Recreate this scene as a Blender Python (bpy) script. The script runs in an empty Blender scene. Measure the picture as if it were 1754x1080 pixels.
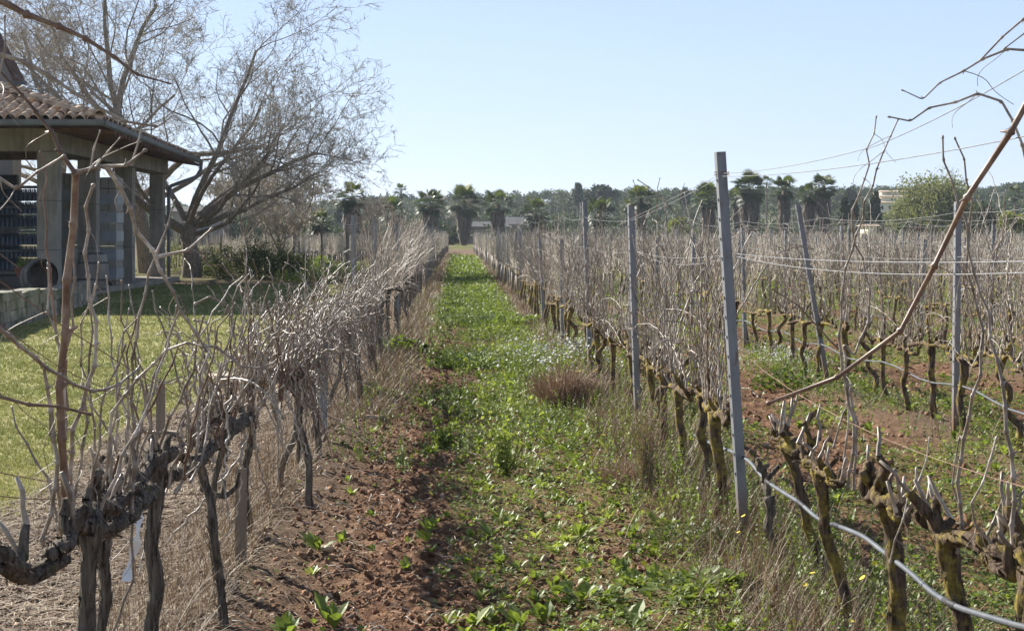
import bpy, math, random
import numpy as np
R = math.radians
sc = bpy.context.scene
COL = sc.collection
# ------------------------------------------------------------------ camera
F = 2800.0; HX = 785.0; HY = 400.0; EYE = 1.65
cd = bpy.data.cameras.new("camera"); cam = bpy.data.objects.new("camera", cd); COL.objects.link(cam)
cam.location = (0, 0, EYE); cam.rotation_euler = (R(90), 0, 0)
cd.sensor_width = 36; cd.lens = F / 1754 * 36
cd.shift_x = (877 - HX) / 1754; cd.shift_y = -(540 - HY) / 1754
cd.clip_start = 0.1; cd.clip_end = 9000
cd.dof.use_dof = True; cd.dof.focus_distance = 9.0; cd.dof.aperture_fstop = 22.0
sc.camera = cam
# ------------------------------------------------------------------ world, sun
SUN_AZ = -44.0; SUN_EL = 31.5
w = bpy.data.worlds.new("World"); sc.world = w; w.use_nodes = True
nt = w.node_tree; bg = nt.nodes["Background"]
sky = nt.nodes.new("ShaderNodeTexSky"); sky.sky_type = 'NISHITA'; sky.sun_disc = False
sky.sun_elevation = R(SUN_EL); sky.sun_rotation = R(SUN_AZ)
sky.air_density = 1.0; sky.dust_density = 0.15; sky.ozone_density = 1.6; sky.altitude = 50
mx = nt.nodes.new("ShaderNodeMix"); mx.data_type = 'RGBA'; mx.inputs[0].default_value = .68
nt.links.new(sky.outputs[0], mx.inputs[6]); 
tcw = nt.nodes.new("ShaderNodeTexCoord"); sxyz = nt.nodes.new("ShaderNodeSeparateXYZ"); nt.links.new(tcw.outputs['Generated'], sxyz.inputs[0])
mrg = nt.nodes.new("ShaderNodeMapRange"); mrg.inputs[1].default_value = 0.1; mrg.inputs[2].default_value = .8; mrg.inputs[3].default_value = 1.0; mrg.inputs[4].default_value = .22
nt.links.new(sxyz.outputs[2], mrg.inputs[0]); vm = nt.nodes.new("ShaderNodeVectorMath"); vm.operation = 'SCALE'; vm.inputs[0].default_value = (4.9, 6.15, 9.0)
nt.links.new(mrg.outputs[0], vm.inputs['Scale']); nt.links.new(vm.outputs[0], mx.inputs[7])
nt.links.new(mx.outputs[2], bg.inputs[0]); bg.inputs[1].default_value = 0.055
sl = bpy.data.lights.new("sun", 'SUN'); sl.energy = 5.0; sl.angle = R(0.53); sl.color = (1.0, 0.95, 0.86)
so = bpy.data.objects.new("sun", sl); COL.objects.link(so)
so.rotation_euler = (R(90 - SUN_EL), 0, R(180 - SUN_AZ))
so.location = (0, 0, 50)
vs = sc.view_settings; sc.display_settings.display_device = 'sRGB'
vs.view_transform = 'Standard'; vs.look = 'None'; vs.exposure = 1.22; vs.gamma = 1.0
sc.cycles.max_bounces = 6; sc.cycles.diffuse_bounces = 3; sc.cycles.transparent_max_bounces = 8
sc.cycles.sample_clamp_indirect = 6

rng = np.random.default_rng(7)
# ------------------------------------------------------------------ helpers
def P(px, py, d):
    return np.array([(px - HX) * d / F, d, EYE - (py - HY) * d / F])

def _h(ix, iy, iz, s):
    n = (ix.astype(np.int64) * 374761393 + iy.astype(np.int64) * 668265263 + iz.astype(np.int64) * 2147483647 + s * 974711) & 0xffffffff
    n = ((n ^ (n >> 13)) * 1274126177) & 0xffffffff
    n = (n ^ (n >> 16)) & 0xffffffff
    return n / 4294967295.0

def vnoise(x, y, z=None, s=0):
    x = np.asarray(x, float); y = np.asarray(y, float)
    z = np.zeros_like(x) if z is None else np.asarray(z, float)
    ix, iy, iz = np.floor(x), np.floor(y), np.floor(z)
    fx, fy, fz = x - ix, y - iy, z - iz
    fx, fy, fz = [f * f * (3 - 2 * f) for f in (fx, fy, fz)]
    r = 0
    for a in (0, 1):
        for b in (0, 1):
            for c in (0, 1):
                wgt = (fx if a else 1 - fx) * (fy if b else 1 - fy) * (fz if c else 1 - fz)
                r = r + wgt * _h(ix + a, iy + b, iz + c, s)
    return r

def fbm(x, y, z=None, s=0, o=4):
    t = 0; a = .5; f = 1.0; n = 0
    for i in range(o):
        t = t + a * vnoise(np.asarray(x) * f, np.asarray(y) * f, None if z is None else np.asarray(z) * f, s + i)
        n += a; a *= .5; f *= 2.03
    return t / n

class MB:
    """collects quads and triangles"""
    def __init__(self):
        self.v = []; self.q = []; self.t = []; self.n = 0; self.a = []
    def add(self, V, Q=None, T=None, a=0.0):
        V = np.asarray(V, float).reshape(-1, 3)
        if Q is not None and len(Q): self.q.append(np.asarray(Q, np.int64).reshape(-1, 4) + self.n)
        if T is not None and len(T): self.t.append(np.asarray(T, np.int64).reshape(-1, 3) + self.n)
        self.v.append(V); self.n += len(V)
        self.a.append(np.broadcast_to(np.asarray(a, float), (len(V),)))
        return self
    def box(self, x0, x1, y0, y1, z0, z1):
        V = [(x0,y0,z0),(x1,y0,z0),(x1,y1,z0),(x0,y1,z0),(x0,y0,z1),(x1,y0,z1),(x1,y1,z1),(x0,y1,z1)]
        return self.add(V, [(0,3,2,1),(4,5,6,7),(0,1,5,4),(1,2,6,5),(2,3,7,6),(3,0,4,7)])
    def quad(self, a, b, c, d):
        return self.add([a, b, c, d], [(0,1,2,3)])
    def tubes(self, Pts, Rad, sides=5, a=0.0, caps=True):
        """Pts (m,n,3), Rad (m,n)"""
        Pts = np.asarray(Pts, float); Rad = np.asarray(Rad, float)
        if Pts.ndim == 2: Pts = Pts[None]; Rad = Rad[None]
        m, n, _ = Pts.shape
        T = np.gradient(Pts, axis=1); T /= np.linalg.norm(T, axis=2, keepdims=True) + 1e-12
        U = np.zeros_like(Pts)
        ref = np.where(np.abs(T[:, 0, 2:3]) > .8, np.array([[1., 0.2, 0.1]]), np.array([[0.1, 0.2, 1.]]))
        u = np.cross(T[:, 0], ref); u /= np.linalg.norm(u, axis=1, keepdims=True) + 1e-12
        for i in range(n):
            u = u - T[:, i] * np.sum(u * T[:, i], 1, keepdims=True)
            u /= np.linalg.norm(u, axis=1, keepdims=True) + 1e-12
            U[:, i] = u
        W = np.cross(T, U)
        ang = np.arange(sides) * 2 * np.pi / sides
        ca, sa = np.cos(ang), np.sin(ang)
        RR = Rad[:, :, None, None] if Rad.ndim == 2 else Rad[..., None]
        V = Pts[:, :, None, :] + RR * (U[:, :, None, :] * ca[None, None, :, None] + W[:, :, None, :] * sa[None, None, :, None])
        base = (np.arange(m) * n * sides)[:, None, None] + (np.arange(n - 1) * sides)[None, :, None]
        k = np.arange(sides); k2 = (k + 1) % sides
        Q = np.stack([base + k, base + k2, base + k2 + sides, base + k + sides], -1).reshape(-1, 4)
        aa = np.broadcast_to(np.asarray(a, float).reshape(-1, 1, 1) if np.ndim(a) else np.full((1, 1, 1), a), (m, n, sides)).reshape(-1)
        Tt = None
        if caps and sides >= 3:
            e = (np.arange(m) * n * sides + (n - 1) * sides)[:, None]
            tl = []
            for j in range(1, sides - 1): tl.append(np.concatenate([e, e + j, e + j + 1], 1))
            Tt = np.concatenate(tl)
        return self.add(V.reshape(-1, 3), Q, Tt, aa)
    def build(self, name, mat, parent=None, smooth=True, loc=None):
        me = bpy.data.meshes.new(name)
        V = np.concatenate(self.v) if self.v else np.zeros((0, 3))
        if loc is not None: V = V - np.asarray(loc, float)
        q = np.concatenate(self.q) if self.q else np.zeros((0, 4), int)
        t = np.concatenate(self.t) if self.t else np.zeros((0, 3), int)
        me.vertices.add(len(V)); me.vertices.foreach_set("co", V.astype(np.float32).ravel())
        nl = q.size + t.size
        me.loops.add(nl); me.loops.foreach_set("vertex_index", np.concatenate([q.ravel(), t.ravel()]).astype(np.int32))
        npoly = len(q) + len(t)
        me.polygons.add(npoly)
        st = np.concatenate([np.arange(len(q)) * 4, q.size + np.arange(len(t)) * 3]).astype(np.int32)
        me.polygons.foreach_set("loop_start", st)
        me.polygons.foreach_set("use_smooth", np.full(npoly, smooth))
        me.update(calc_edges=True)
        A = np.concatenate(self.a)
        if A.any():
            at = me.attributes.new("tint", 'FLOAT', 'POINT'); at.data.foreach_set("value", A.astype(np.float32))
        me.materials.append(mat)
        o = bpy.data.objects.new(name, me); COL.objects.link(o)
        if parent is not None: o.parent = parent
        if loc is not None and parent is None: o.location = loc
        return o

def tag(o, label=None, cat=None, group=None, kind=None):
    if label: o["label"] = label
    if cat: o["category"] = cat
    if group: o["group"] = group
    if kind: o["kind"] = kind
    return o
def empty(name, loc, label=None, cat=None, group=None):
    o = bpy.data.objects.new(name, None); COL.objects.link(o); o.location = loc; o.empty_display_size = .2
    return tag(o, label, cat, group)
def copy_tree(o, parent=None):
    c = o.copy(); COL.objects.link(c)
    if parent is not None: c.parent = parent
    for ch in list(o.children): copy_tree(ch, c)
    return c

def rotz(a):
    c, s = np.cos(a), np.sin(a); z = np.zeros_like(c); o = np.ones_like(c)
    return np.stack([np.stack([c, -s, z], -1), np.stack([s, c, z], -1), np.stack([z, z, o], -1)], -2)
def rotx(a):
    c, s = np.cos(a), np.sin(a); z = np.zeros_like(c); o = np.ones_like(c)
    return np.stack([np.stack([o, z, z], -1), np.stack([z, c, -s], -1), np.stack([z, s, c], -1)], -2)

def scatter(mb, V, Q, T, pos, M, scale, tint=0.0):
    """instances of a small mesh: pos (n,3), M (n,3,3), scale (n,) or (n,3)"""
    V = np.asarray(V, float); n = len(pos)
    if n == 0: return
    sc_ = np.asarray(scale, float); sc_ = sc_[:, None, None] if sc_.ndim == 1 else sc_[:, None, :]
    W = np.einsum('nij,nvj->nvi', M, V[None] * sc_) + pos[:, None, :]
    off = (np.arange(n) * len(V))[:, None, None]
    q = (np.asarray(Q)[None] + off).reshape(-1, 4) if Q is not None and len(Q) else None
    t = (np.asarray(T)[None] + off).reshape(-1, 3) if T is not None and len(T) else None
    a = np.repeat(np.broadcast_to(np.asarray(tint, float), (n,)), len(V))
    mb.add(W.reshape(-1, 3), q, t, a)

# ------------------------------------------------------------------ materials
def newmat(name):
    m = bpy.data.materials.new(name); m.use_nodes = True
    n = m.node_tree; b = n.nodes["Principled BSDF"]
    return m, n, b
def nd(n, typ, **kw):
    x = n.nodes.new(typ)
    for k, v in kw.items():
        if hasattr(x, k): setattr(x, k, v)
        else: x.inputs[k].default_value = v
    return x
def noise_node(n, scale, detail=4, coord='Object', rough=.55, vscale=None):
    tc = n.nodes.new("ShaderNodeTexCoord")
    src = tc.outputs[coord]
    if vscale:
        mp = n.nodes.new("ShaderNodeMapping"); mp.inputs['Scale'].default_value = vscale
        n.links.new(src, mp.inputs[0]); src = mp.outputs[0]
    x = n.nodes.new("ShaderNodeTexNoise"); x.inputs['Scale'].default_value = scale
    x.inputs['Detail'].default_value = detail; x.inputs['Roughness'].default_value = rough
    n.links.new(src, x.inputs['Vector']); return x
def ramp(n, src, stops):
    r = n.nodes.new("ShaderNodeValToRGB"); e = r.color_ramp.elements
    while len(e) < len(stops): e.new(.5)
    for i, (p, c) in enumerate(stops):
        e[i].position = p; e[i].color = (*c, 1) if len(c) == 3 else c
    n.links.new(src, r.inputs[0]); return r
def mix(n, fac, a, b, mode='MIX'):
    x = n.nodes.new("ShaderNodeMix"); x.data_type = 'RGBA'; x.blend_type = mode
    for s, v in ((0, fac), (6, a), (7, b)):
        if isinstance(v, (int, float)): x.inputs[s].default_value = v
        elif isinstance(v, tuple): x.inputs[s].default_value = (*v, 1) if len(v) == 3 else v
        else: n.links.new(v, x.inputs[s])
    return x.outputs[2]
def bump(n, b, h, strength=.4, dist=.01):
    x = n.nodes.new("ShaderNodeBump"); x.inputs['Strength'].default_value = strength; x.inputs['Distance'].default_value = dist
    n.links.new(h, x.inputs['Height']); n.links.new(x.outputs[0], b.inputs['Normal'])
def attr(n, name):
    a = n.nodes.new("ShaderNodeAttribute"); a.attribute_name = name; return a.outputs['Fac']

def simple(name, c1, c2, scale=8, rough=.8, bumpd=0, vscale=None, metallic=0, rnd=0.0, detail=4, stops=None, coord='Object'):
    m, n, b = newmat(name)
    x = noise_node(n, scale, detail, coord, vscale=vscale)
    r = ramp(n, x.outputs[0], stops or [(.3, c1), (.7, c2)])
    col = r.outputs[0]
    if rnd:
        oi = n.nodes.new("ShaderNodeObjectInfo")
        rr = ramp(n, oi.outputs['Random'], [(0, (1 - rnd,) * 3), (1, (1 + rnd, 1 + rnd * .9, 1 + rnd * .8))])
        col = mix(n, 1.0, col, rr.outputs[0], 'MULTIPLY')
    n.links.new(col, b.inputs['Base Color']); b.inputs['Roughness'].default_value = rough
    b.inputs['Metallic'].default_value = metallic; b.inputs['Specular IOR Level'].default_value = .3
    if bumpd: bump(n, b, x.outputs[0], .7, bumpd)
    return m
def foliage(name, dark, light, trans=.35, scale=.5, rough=.6, third=None, spec=.35, tm=(1.25, 1.3, .55)):
    """leaf material: colour by per-leaf tint attribute and broad noise, part of the light passes through"""
    m, n, b = newmat(name)
    x = noise_node(n, scale, 3)
    ad = n.nodes.new("ShaderNodeMath"); ad.operation = 'ADD'
    n.links.new(attr(n, 'tint'), ad.inputs[0])
    ml = n.nodes.new("ShaderNodeMath"); ml.operation = 'MULTIPLY_ADD'; ml.inputs[1].default_value = 1.0; ml.inputs[2].default_value = -.5
    n.links.new(x.outputs[0], ml.inputs[0]); n.links.new(ml.outputs[0], ad.inputs[1])
    st = [(.05, dark), (.75, light)]
    if third: st.append((1.0, third))
    r = ramp(n, ad.outputs[0], st)
    n.links.new(r.outputs[0], b.inputs['Base Color']); b.inputs['Roughness'].default_value = rough
    b.inputs['Specular IOR Level'].default_value = spec
    tr = n.nodes.new("ShaderNodeBsdfTranslucent")
    tc = mix(n, 1.0, r.outputs[0], tm, 'MULTIPLY'); n.links.new(tc, tr.inputs[0])
    ms = n.nodes.new("ShaderNodeMixShader"); ms.inputs[0].default_value = trans
    n.links.new(b.outputs[0], ms.inputs[1]); n.links.new(tr.outputs[0], ms.inputs[2])
    n.links.new(ms.outputs[0], n.nodes["Material Output"].inputs[0])
    return m

M = {}
def bark_mat(name, base1, base2, moss, amount):
    m, n, b = newmat(name)
    x = noise_node(n, 55, 7, vscale=(1, 1, .10), rough=.72)
    r = ramp(n, x.outputs[0], [(.38, tuple(c * .22 for c in base1)), (.47, base1), (.66, base2)])
    y = noise_node(n, 9, 5, rough=.65)
    mr = ramp(n, y.outputs[0], [(amount, (0, 0, 0)), (amount + .1, (1, 1, 1))])
    z = noise_node(n, 60, 3)
    mc = ramp(n, z.outputs[0], [(.3, tuple(c * .45 for c in moss)), (.65, moss)])
    c = mix(n, mr.outputs[0], r.outputs[0], mc.outputs[0])
    n.links.new(c, b.inputs['Base Color']); b.inputs['Roughness'].default_value = .9
    b.inputs['Specular IOR Level'].default_value = .15
    bump(n, b, x.outputs[0], 1.0, .03)
    return m
M['bark_grey'] = bark_mat('grey vine bark', (.15, .125, .10), (.33, .29, .24), (.22, .20, .07), .60)
M['bark_moss'] = bark_mat('mossy vine bark', (.12, .085, .06), (.27, .20, .15), (.40, .31, .08), .485)
def cane_mat(name, c1, c2, c3):
    m, n, b = newmat(name)
    x = noise_node(n, 12, 5, rough=.7)
    r = ramp(n, x.outputs[0], [(.32, c1), (.5, c2), (.68, c3)])
    oi = n.nodes.new("ShaderNodeObjectInfo")
    rr = ramp(n, oi.outputs['Random'], [(0, (.7, .66, .62)), (1, (1.2, 1.2, 1.2))])
    c = mix(n, 1.0, r.outputs[0], rr.outputs[0], 'MULTIPLY')
    n.links.new(c, b.inputs['Base Color']); b.inputs['Roughness'].default_value = .48
    b.inputs['Specular IOR Level'].default_value = .5
    bump(n, b, x.outputs[0], .5, .003)
    return m
M['cane'] = cane_mat('pale vine cane', (.12, .09, .068), (.305, .255, .205), (.56, .51, .445))
M['cane_red'] = cane_mat('red brown vine cane', (.10, .053, .036), (.18, .11, .075), (.30, .22, .16))
M['cut'] = simple('cut wood', (.5, .42, .33), (.62, .55, .46), 40)
M['post'] = simple('galvanised steel', (.19, .20, .215), (.29, .30, .32), 14, rough=.55, vscale=(1, 1, .25), metallic=.25, rnd=.12)
M['wood'] = simple('weathered wood', (.14, .11, .08), (.33, .27, .21), 10, bumpd=.004, vscale=(1, 1, .08))
M['wire'] = simple('galvanised wire', (.20, .20, .20), (.34, .34, .34), 30, rough=.4, metallic=.3)
M['rust'] = simple('rusted wire', (.16, .09, .06), (.30, .18, .13), 30, rough=.7)
M['hose'] = simple('grey irrigation hose', (.075, .083, .095), (.135, .145, .16), 12, rough=.45)
M['hose_dark'] = simple('black hose joint', (.02, .02, .025), (.04, .04, .045), 12, rough=.5)
M['leaf'] = foliage('weed leaf', (.085, .12, .032), (.215, .27, .075), .40, .9, rough=.5, third=(.38, .42, .14))
M['lawn'] = foliage('lawn blade', (.15, .18, .055), (.47, .43, .22), .25, .35, third=(.66, .60, .40), tm=(1.1, 1.1, .8))
M['dry'] = foliage('dry grass stem', (.115, .075, .045), (.25, .18, .115), .15, .8, third=(.52, .44, .32), tm=(1.1, 1, .85))
M['drybush'] = foliage('dry bush twig', (.26, .17, .12), (.46, .33, .25), .25, .8, third=(.5, .36, .27))
M['petal_white'] = simple('white petal', (.75, .76, .74), (.85, .85, .82), 10)
M['petal_yellow'] = simple('yellow petal', (.75, .60, .05), (.85, .70, .08), 10)
M['clod'] = simple('red soil clod', (.10, .048, .026), (.34, .195, .115), 9, rough=.95, bumpd=.01, detail=6)
M['stone'] = simple('tan field stone', (.40, .27, .18), (.55, .42, .31), 6, rough=.9, bumpd=.01)
M['palm'] = foliage('palm leaf', (.016, .032, .009), (.085, .115, .028), .24, .30, rough=.5, third=(.30, .30, .07))
M['skirt'] = foliage('dead palm leaf', (.06, .045, .036), (.17, .13, .10), .10, .5)
M['palmtrunk'] = simple('palm trunk', (.10, .075, .055), (.22, .17, .13), 4, bumpd=.03)
M['wood_far'] = foliage('woodland leaf', (.026, .044, .015), (.092, .118, .040), .15, .012, third=(.16, .16, .07), spec=.1)
M['olive'] = foliage('grey green leaf', (.10, .115, .055), (.24, .25, .13), .30, .3, third=(.36, .35, .20))
M['yellowgreen'] = foliage('yellow green leaf', (.10, .13, .02), (.27, .29, .05), .30, .5)
M['shrub'] = foliage('dark shrub leaf', (.03, .045, .015), (.11, .13, .05), .25, .6, third=(.22, .20, .10))
M['twig'] = simple('bare tree bark', (.24, .21, .17), (.46, .41, .34), 3, rough=.85, detail=3)
M['treebark'] = bark_mat('tree bark', (.21, .175, .145), (.40, .35, .29), (.28, .27, .16), .56)
M['concrete'] = simple('concrete', (.22, .20, .17), (.34, .31, .265), 1.6, rough=.9, bumpd=.01, detail=6)
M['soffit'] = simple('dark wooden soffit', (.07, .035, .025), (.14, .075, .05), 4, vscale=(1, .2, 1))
M['gutter'] = simple('grey gutter metal', (.10, .105, .11), (.15, .155, .16), 3, rough=.6)
M['downpipe'] = simple('dark grey downpipe', (.10, .105, .12), (.14, .145, .16), 3, rough=.4)
M['render'] = simple('old grey render', (.30, .26, .22), (.42, .37, .32), 1.2, rough=.9)
M['tile'] = simple('clay roof tile', (.40, .22, .14), (.62, .44, .31), 3.2, rough=.9, bumpd=.01, detail=6,
                   stops=[(.28, (.18, .13, .10)), (.42, (.40, .27, .18)), (.60, (.60, .46, .33)), (.75, (.68, .59, .46))])
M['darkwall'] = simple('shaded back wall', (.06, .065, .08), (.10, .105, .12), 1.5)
M['ply'] = simple('white wrap', (.24, .265, .29), (.34, .36, .385), 3, rough=.35)
M['carton'] = simple('pale cartons', (.26, .24, .215), (.36, .335, .30), 2)
M['oak'] = simple('grey oak stave', (.16, .14, .125), (.30, .27, .24), 5, vscale=(1, 1, .2))
M['iron'] = simple('dark iron', (.05, .05, .055), (.10, .10, .11), 6, rough=.5, metallic=.5)
M['glass_bottle'] = simple('dark bottle glass', (.03, .045, .07), (.07, .09, .12), 3, rough=.15)
M['terracotta'] = simple('terracotta pot', (.22, .07, .05), (.30, .11, .08), 6)
M['plastic'] = simple('white plastic', (.72, .76, .80), (.82, .85, .88), 10, rough=.3)
M['board'] = simple('pale board', (.55, .42, .32), (.68, .55, .44), 8)
M['villa'] = simple('cream villa wall', (.78, .70, .50), (.85, .78, .60), .5)
M['villa_roof'] = simple('villa tile roof', (.34, .26, .19), (.46, .37, .28), .5)
M['window'] = simple('dark window', (.03, .035, .04), (.05, .055, .06), 1, rough=.2)
M['barn_roof'] = simple('grey barn roof', (.055, .055, .06), (.08, .08, .085), .3, rough=1.0)
M['barn_wall'] = simple('brown barn wall', (.20, .165, .14), (.28, .235, .20), .4)

def weather(m, kind):
    n = m.node_tree; b = n.nodes["Principled BSDF"]; src = b.inputs['Base Color'].links[0].from_socket
    tc = n.nodes.new("ShaderNodeTexCoord"); sx = n.nodes.new("ShaderNodeSeparateXYZ"); n.links.new(tc.outputs['Object'], sx.inputs[0])
    if kind == 'post':
        x = noise_node(n, 26, 5, vscale=(1, 1, .35), rough=.7); r = ramp(n, x.outputs[0], [(.56, (0, 0, 0)), (.70, (1, 1, 1))])
        c = mix(n, r.outputs[0], src, (.16, .10, .065))
        y = noise_node(n, 60, 4); ad = n.nodes.new("ShaderNodeMath"); ad.operation = 'MULTIPLY_ADD'; ad.inputs[1].default_value = .5; n.links.new(y.outputs[0], ad.inputs[0]); n.links.new(sx.outputs[2], ad.inputs[2])
        c = mix(n, mixfac(n, ad.outputs[0], .62, .28), c, (.20, .125, .08))
    else:
        x = noise_node(n, 2.2, 6, vscale=(1.6, 1.6, .22), rough=.7); r = ramp(n, x.outputs[0], [(.45, (0, 0, 0)), (.72, (.75, .75, .75))])
        c = mix(n, r.outputs[0], src, (.12, .105, .085))
        md = n.nodes.new("ShaderNodeMath"); md.operation = 'PINGPONG'; md.inputs[1].default_value = .62; n.links.new(sx.outputs[2], md.inputs[0])
        c = mix(n, mixfac(n, md.outputs[0], .018, .004), c, (.13, .115, .10))
    n.links.new(c, b.inputs['Base Color'])
def ground_mat():
    m, n, b = newmat('vineyard ground')
    a = noise_node(n, 14, 8, rough=.7); c = noise_node(n, 1.3, 5); e = noise_node(n, 70, 5, rough=.7)
    soil = ramp(n, a.outputs[0], [(.28, (.055, .028, .016)), (.5, (.165, .088, .050)), (.72, (.40, .245, .15))])
    soil2 = mix(n, mixfac(n, e.outputs[0], .55, .75), soil.outputs[0], (.42, .29, .21))
    dry = ramp(n, e.outputs[0], [(.3, (.065, .042, .028)), (.52, (.155, .105, .068)), (.72, (.32, .245, .17))])
    green = ramp(n, a.outputs[0], [(.35, (.13, .08, .045)), (.5, (.12, .13, .035)), (.7, (.17, .21, .06))])
    lawn = ramp(n, a.outputs[0], [(.3, (.24, .215, .10)), (.55, (.42, .375, .20)), (.75, (.56, .49, .31))])
    lawn2 = mix(n, mixfac(n, c.outputs[0], .35, .65), lawn.outputs[0], (.32, .33, .12))
    col = mix(n, attr(n, 'dry'), soil2, dry.outputs[0])
    col = mix(n, attr(n, 'green'), col, green.outputs[0])
    col = mix(n, attr(n, 'lawn'), col, lawn2)
    n.links.new(col, b.inputs['Base Color']); b.inputs['Roughness'].default_value = .95
    b.inputs['Specular IOR Level'].default_value = .1
    bump(n, b, e.outputs[0], 1.0, .02)
    return m
def mixfac(n, src, lo, hi):
    x = n.nodes.new("ShaderNodeMapRange"); x.inputs[1].default_value = lo; x.inputs[2].default_value = hi
    n.links.new(src, x.inputs[0]); return x.outputs[0]
M['ground'] = ground_mat(); weather(M['post'], 'post'); weather(M['concrete'], 'wall')
M['hill'] = simple('hill soil', (.05, .06, .03), (.10, .10, .055), .05)

# ------------------------------------------------------------------ layout
ROW_L = -1.03; ROW_R = 1.47; SP = 2.5; POST0 = 8.35; POSTD = 4.87; VSP = .81; FIELD_END = 150.0
def sst(x, a, b):
    t = np.clip((x - a) / (b - a), 0, 1); return t * t * (3 - 2 * t)
def zones(X, Y):
    wob = (fbm(X * .8, Y * .3, s=3) - .5) * .9
    lawn = 1 - sst(X, -3.0 + wob, -2.45 + wob); lawn = lawn * (1 - sst(Y, 52, 54))
    ph = (X - ROW_R) / SP; off = np.abs(ph - np.round(ph)) * SP            # distance from nearest row
    dry = np.where(X < ROW_L + .1, 1.0, np.clip(1.15 - off / .55, 0, 1)) * (1 - sst(Y, 90, 110) * .5)
    dry = np.where((X > -3.3) & (X < ROW_L + .12), 1.0, dry)
    n = fbm(X * 2.2, Y * 1.0, s=11)
    inpath = (X > ROW_L) & (X < ROW_R)
    gp = sst(X + (n - .5) * 1.5, -.15, .35) * sst(n + .016 * np.clip(Y - 10, 0, 30), .30, .5)
    gp = np.maximum(gp, sst(Y + (n - .5) * 20, 23, 38) * sst(X + (n - .5) * 1.0, -.75, -.35))
    gp = gp * (1 - sst(off * -1, -.45, -.15))
    gp = np.where(inpath, gp, 0)
    gr = np.where(X > ROW_R, sst(n + .2 * sst(Y, 20, 60), .42, .56) * .9, 0)
    gl = np.where(X < ROW_L, sst(Y, 54, 60) * sst(n, .3, .55), 0)
    green = np.clip(gp + gr + gl, 0, 1)
    track = sst(Y, 118, 125) * (1 - sst(Y, 165, 175))
    green = green * (1 - track) + sst(Y, 165, 175) * .8 * (n > .35)
    dry = np.clip(dry + track * .8, 0, 1)
    return lawn, np.clip(green, 0, 1), dry
def gpaint(X, Y):
    l, g_, d_ = zones(X, Y); return l, g_ * (.30 + .70 * sst(Y, 12, 34)), d_
def gheight(X, Y):
    X = np.asarray(X, float); Y = np.asarray(Y, float)
    lawn, green, dry = zones(X, Y)
    soil = (1 - lawn)
    rough = np.abs(fbm(X * 9, Y * 9, s=21, o=4) - .5) * .10 + (fbm(X * 30, Y * 30, s=31, o=3) - .5) * .055 + (fbm(X * 2, Y * 2, s=41, o=2) - .5) * .06
    ph = (X - ROW_R) / SP; off = np.abs(ph - np.round(ph)) * SP
    ridge = .07 * np.exp(-(off / .35) ** 2)
    near = 1 - sst(Y, 90, 160)
    z = soil * near * (rough * (1 - .45 * green) * (1 - .4 * dry) + ridge * (X > -1.8)) + lawn * (fbm(X * .5, Y * .5, s=51) - .5) * .05
    return z

def axis(parts):
    out = []
    for a, b, n, p in parts:
        t = np.linspace(0, 1, n, endpoint=False); out.append(a + (b - a) * t ** p if p >= 1 else b - (b - a) * (1 - t) ** (1 / p))
    return np.concatenate(out + [[parts[-1][1]]])
xs = np.concatenate([-np.geomspace(3500, 62, 14), -np.geomspace(60, 3.6, 130), np.arange(-3.5, 5.2, .026), np.geomspace(5.25, 60, 150), np.geomspace(64, 3500, 14)])
ys = np.concatenate([[-60, -20, -5, 0, 2, 3.2, 3.8, 4.4], 5.0 * np.exp(np.arange(0, math.log(110 / 5.0), .0048)), np.geomspace(111, 6000, 50)])
GX, GY = np.meshgrid(xs, ys)
GZ = gheight(GX, GY)
g = MB(); nx, ny = len(xs), len(ys)
idx = np.arange(nx * ny).reshape(ny, nx)
Q = np.stack([idx[:-1, :-1], idx[:-1, 1:], idx[1:, 1:], idx[1:, :-1]], -1).reshape(-1, 4)
g.add(np.stack([GX, GY, GZ], -1).reshape(-1, 3), Q)
go = g.build('ground', M['ground'])
tag(go, 'red brown vineyard soil with green strips and pale dry lawn', None, None, 'structure')
for nm, arr in zip(('lawn', 'green', 'dry'), gpaint(GX, GY)):
    at = go.data.attributes.new(nm, 'FLOAT', 'POINT'); at.data.foreach_set("value", arr.astype(np.float32).ravel())
del GX, GY, GZ, Q, g

# hills
def ridge_px(px):
    return np.interp(px, [-400, 200, 420, 540, 600, 650, 760, 850, 950, 1100, 1250, 1450, 1550, 1650, 1754, 2200],
                    [372, 374, 372, 366, 360, 358, 356, 353, 350, 343, 341, 338, 335, 336, 331, 325])
def hill_z(X, Y):
    X = np.asarray(X, float); Y = np.asarray(Y, float)
    px = HX + F * X / np.maximum(Y, 1)
    top = EYE + (HY - ridge_px(px)) * 640 / F
    t = sst(Y, 300, 640)
    return top * t + (fbm(X * .02, Y * .02, s=61) - .5) * 5 * t - 1.0 * (1 - t)
hx = np.linspace(-600, 900, 180); hy = np.concatenate([np.linspace(285, 700, 60), [760, 900, 1300]])
HXX, HYY = np.meshgrid(hx, hy); HZ = hill_z(HXX, np.minimum(HYY, 640)) - np.clip(HYY - 700, 0, 600) * .03 * (HYY > 700)
g = MB(); idx = np.arange(HXX.size).reshape(HXX.shape)
g.add(np.stack([HXX, HYY, HZ], -1).reshape(-1, 3), np.stack([idx[:-1, :-1], idx[:-1, 1:], idx[1:, 1:], idx[1:, :-1]], -1).reshape(-1, 4))
tag(g.build('hills', M['hill']), 'low wooded hills behind the vineyard', None, None, 'structure')


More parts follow.
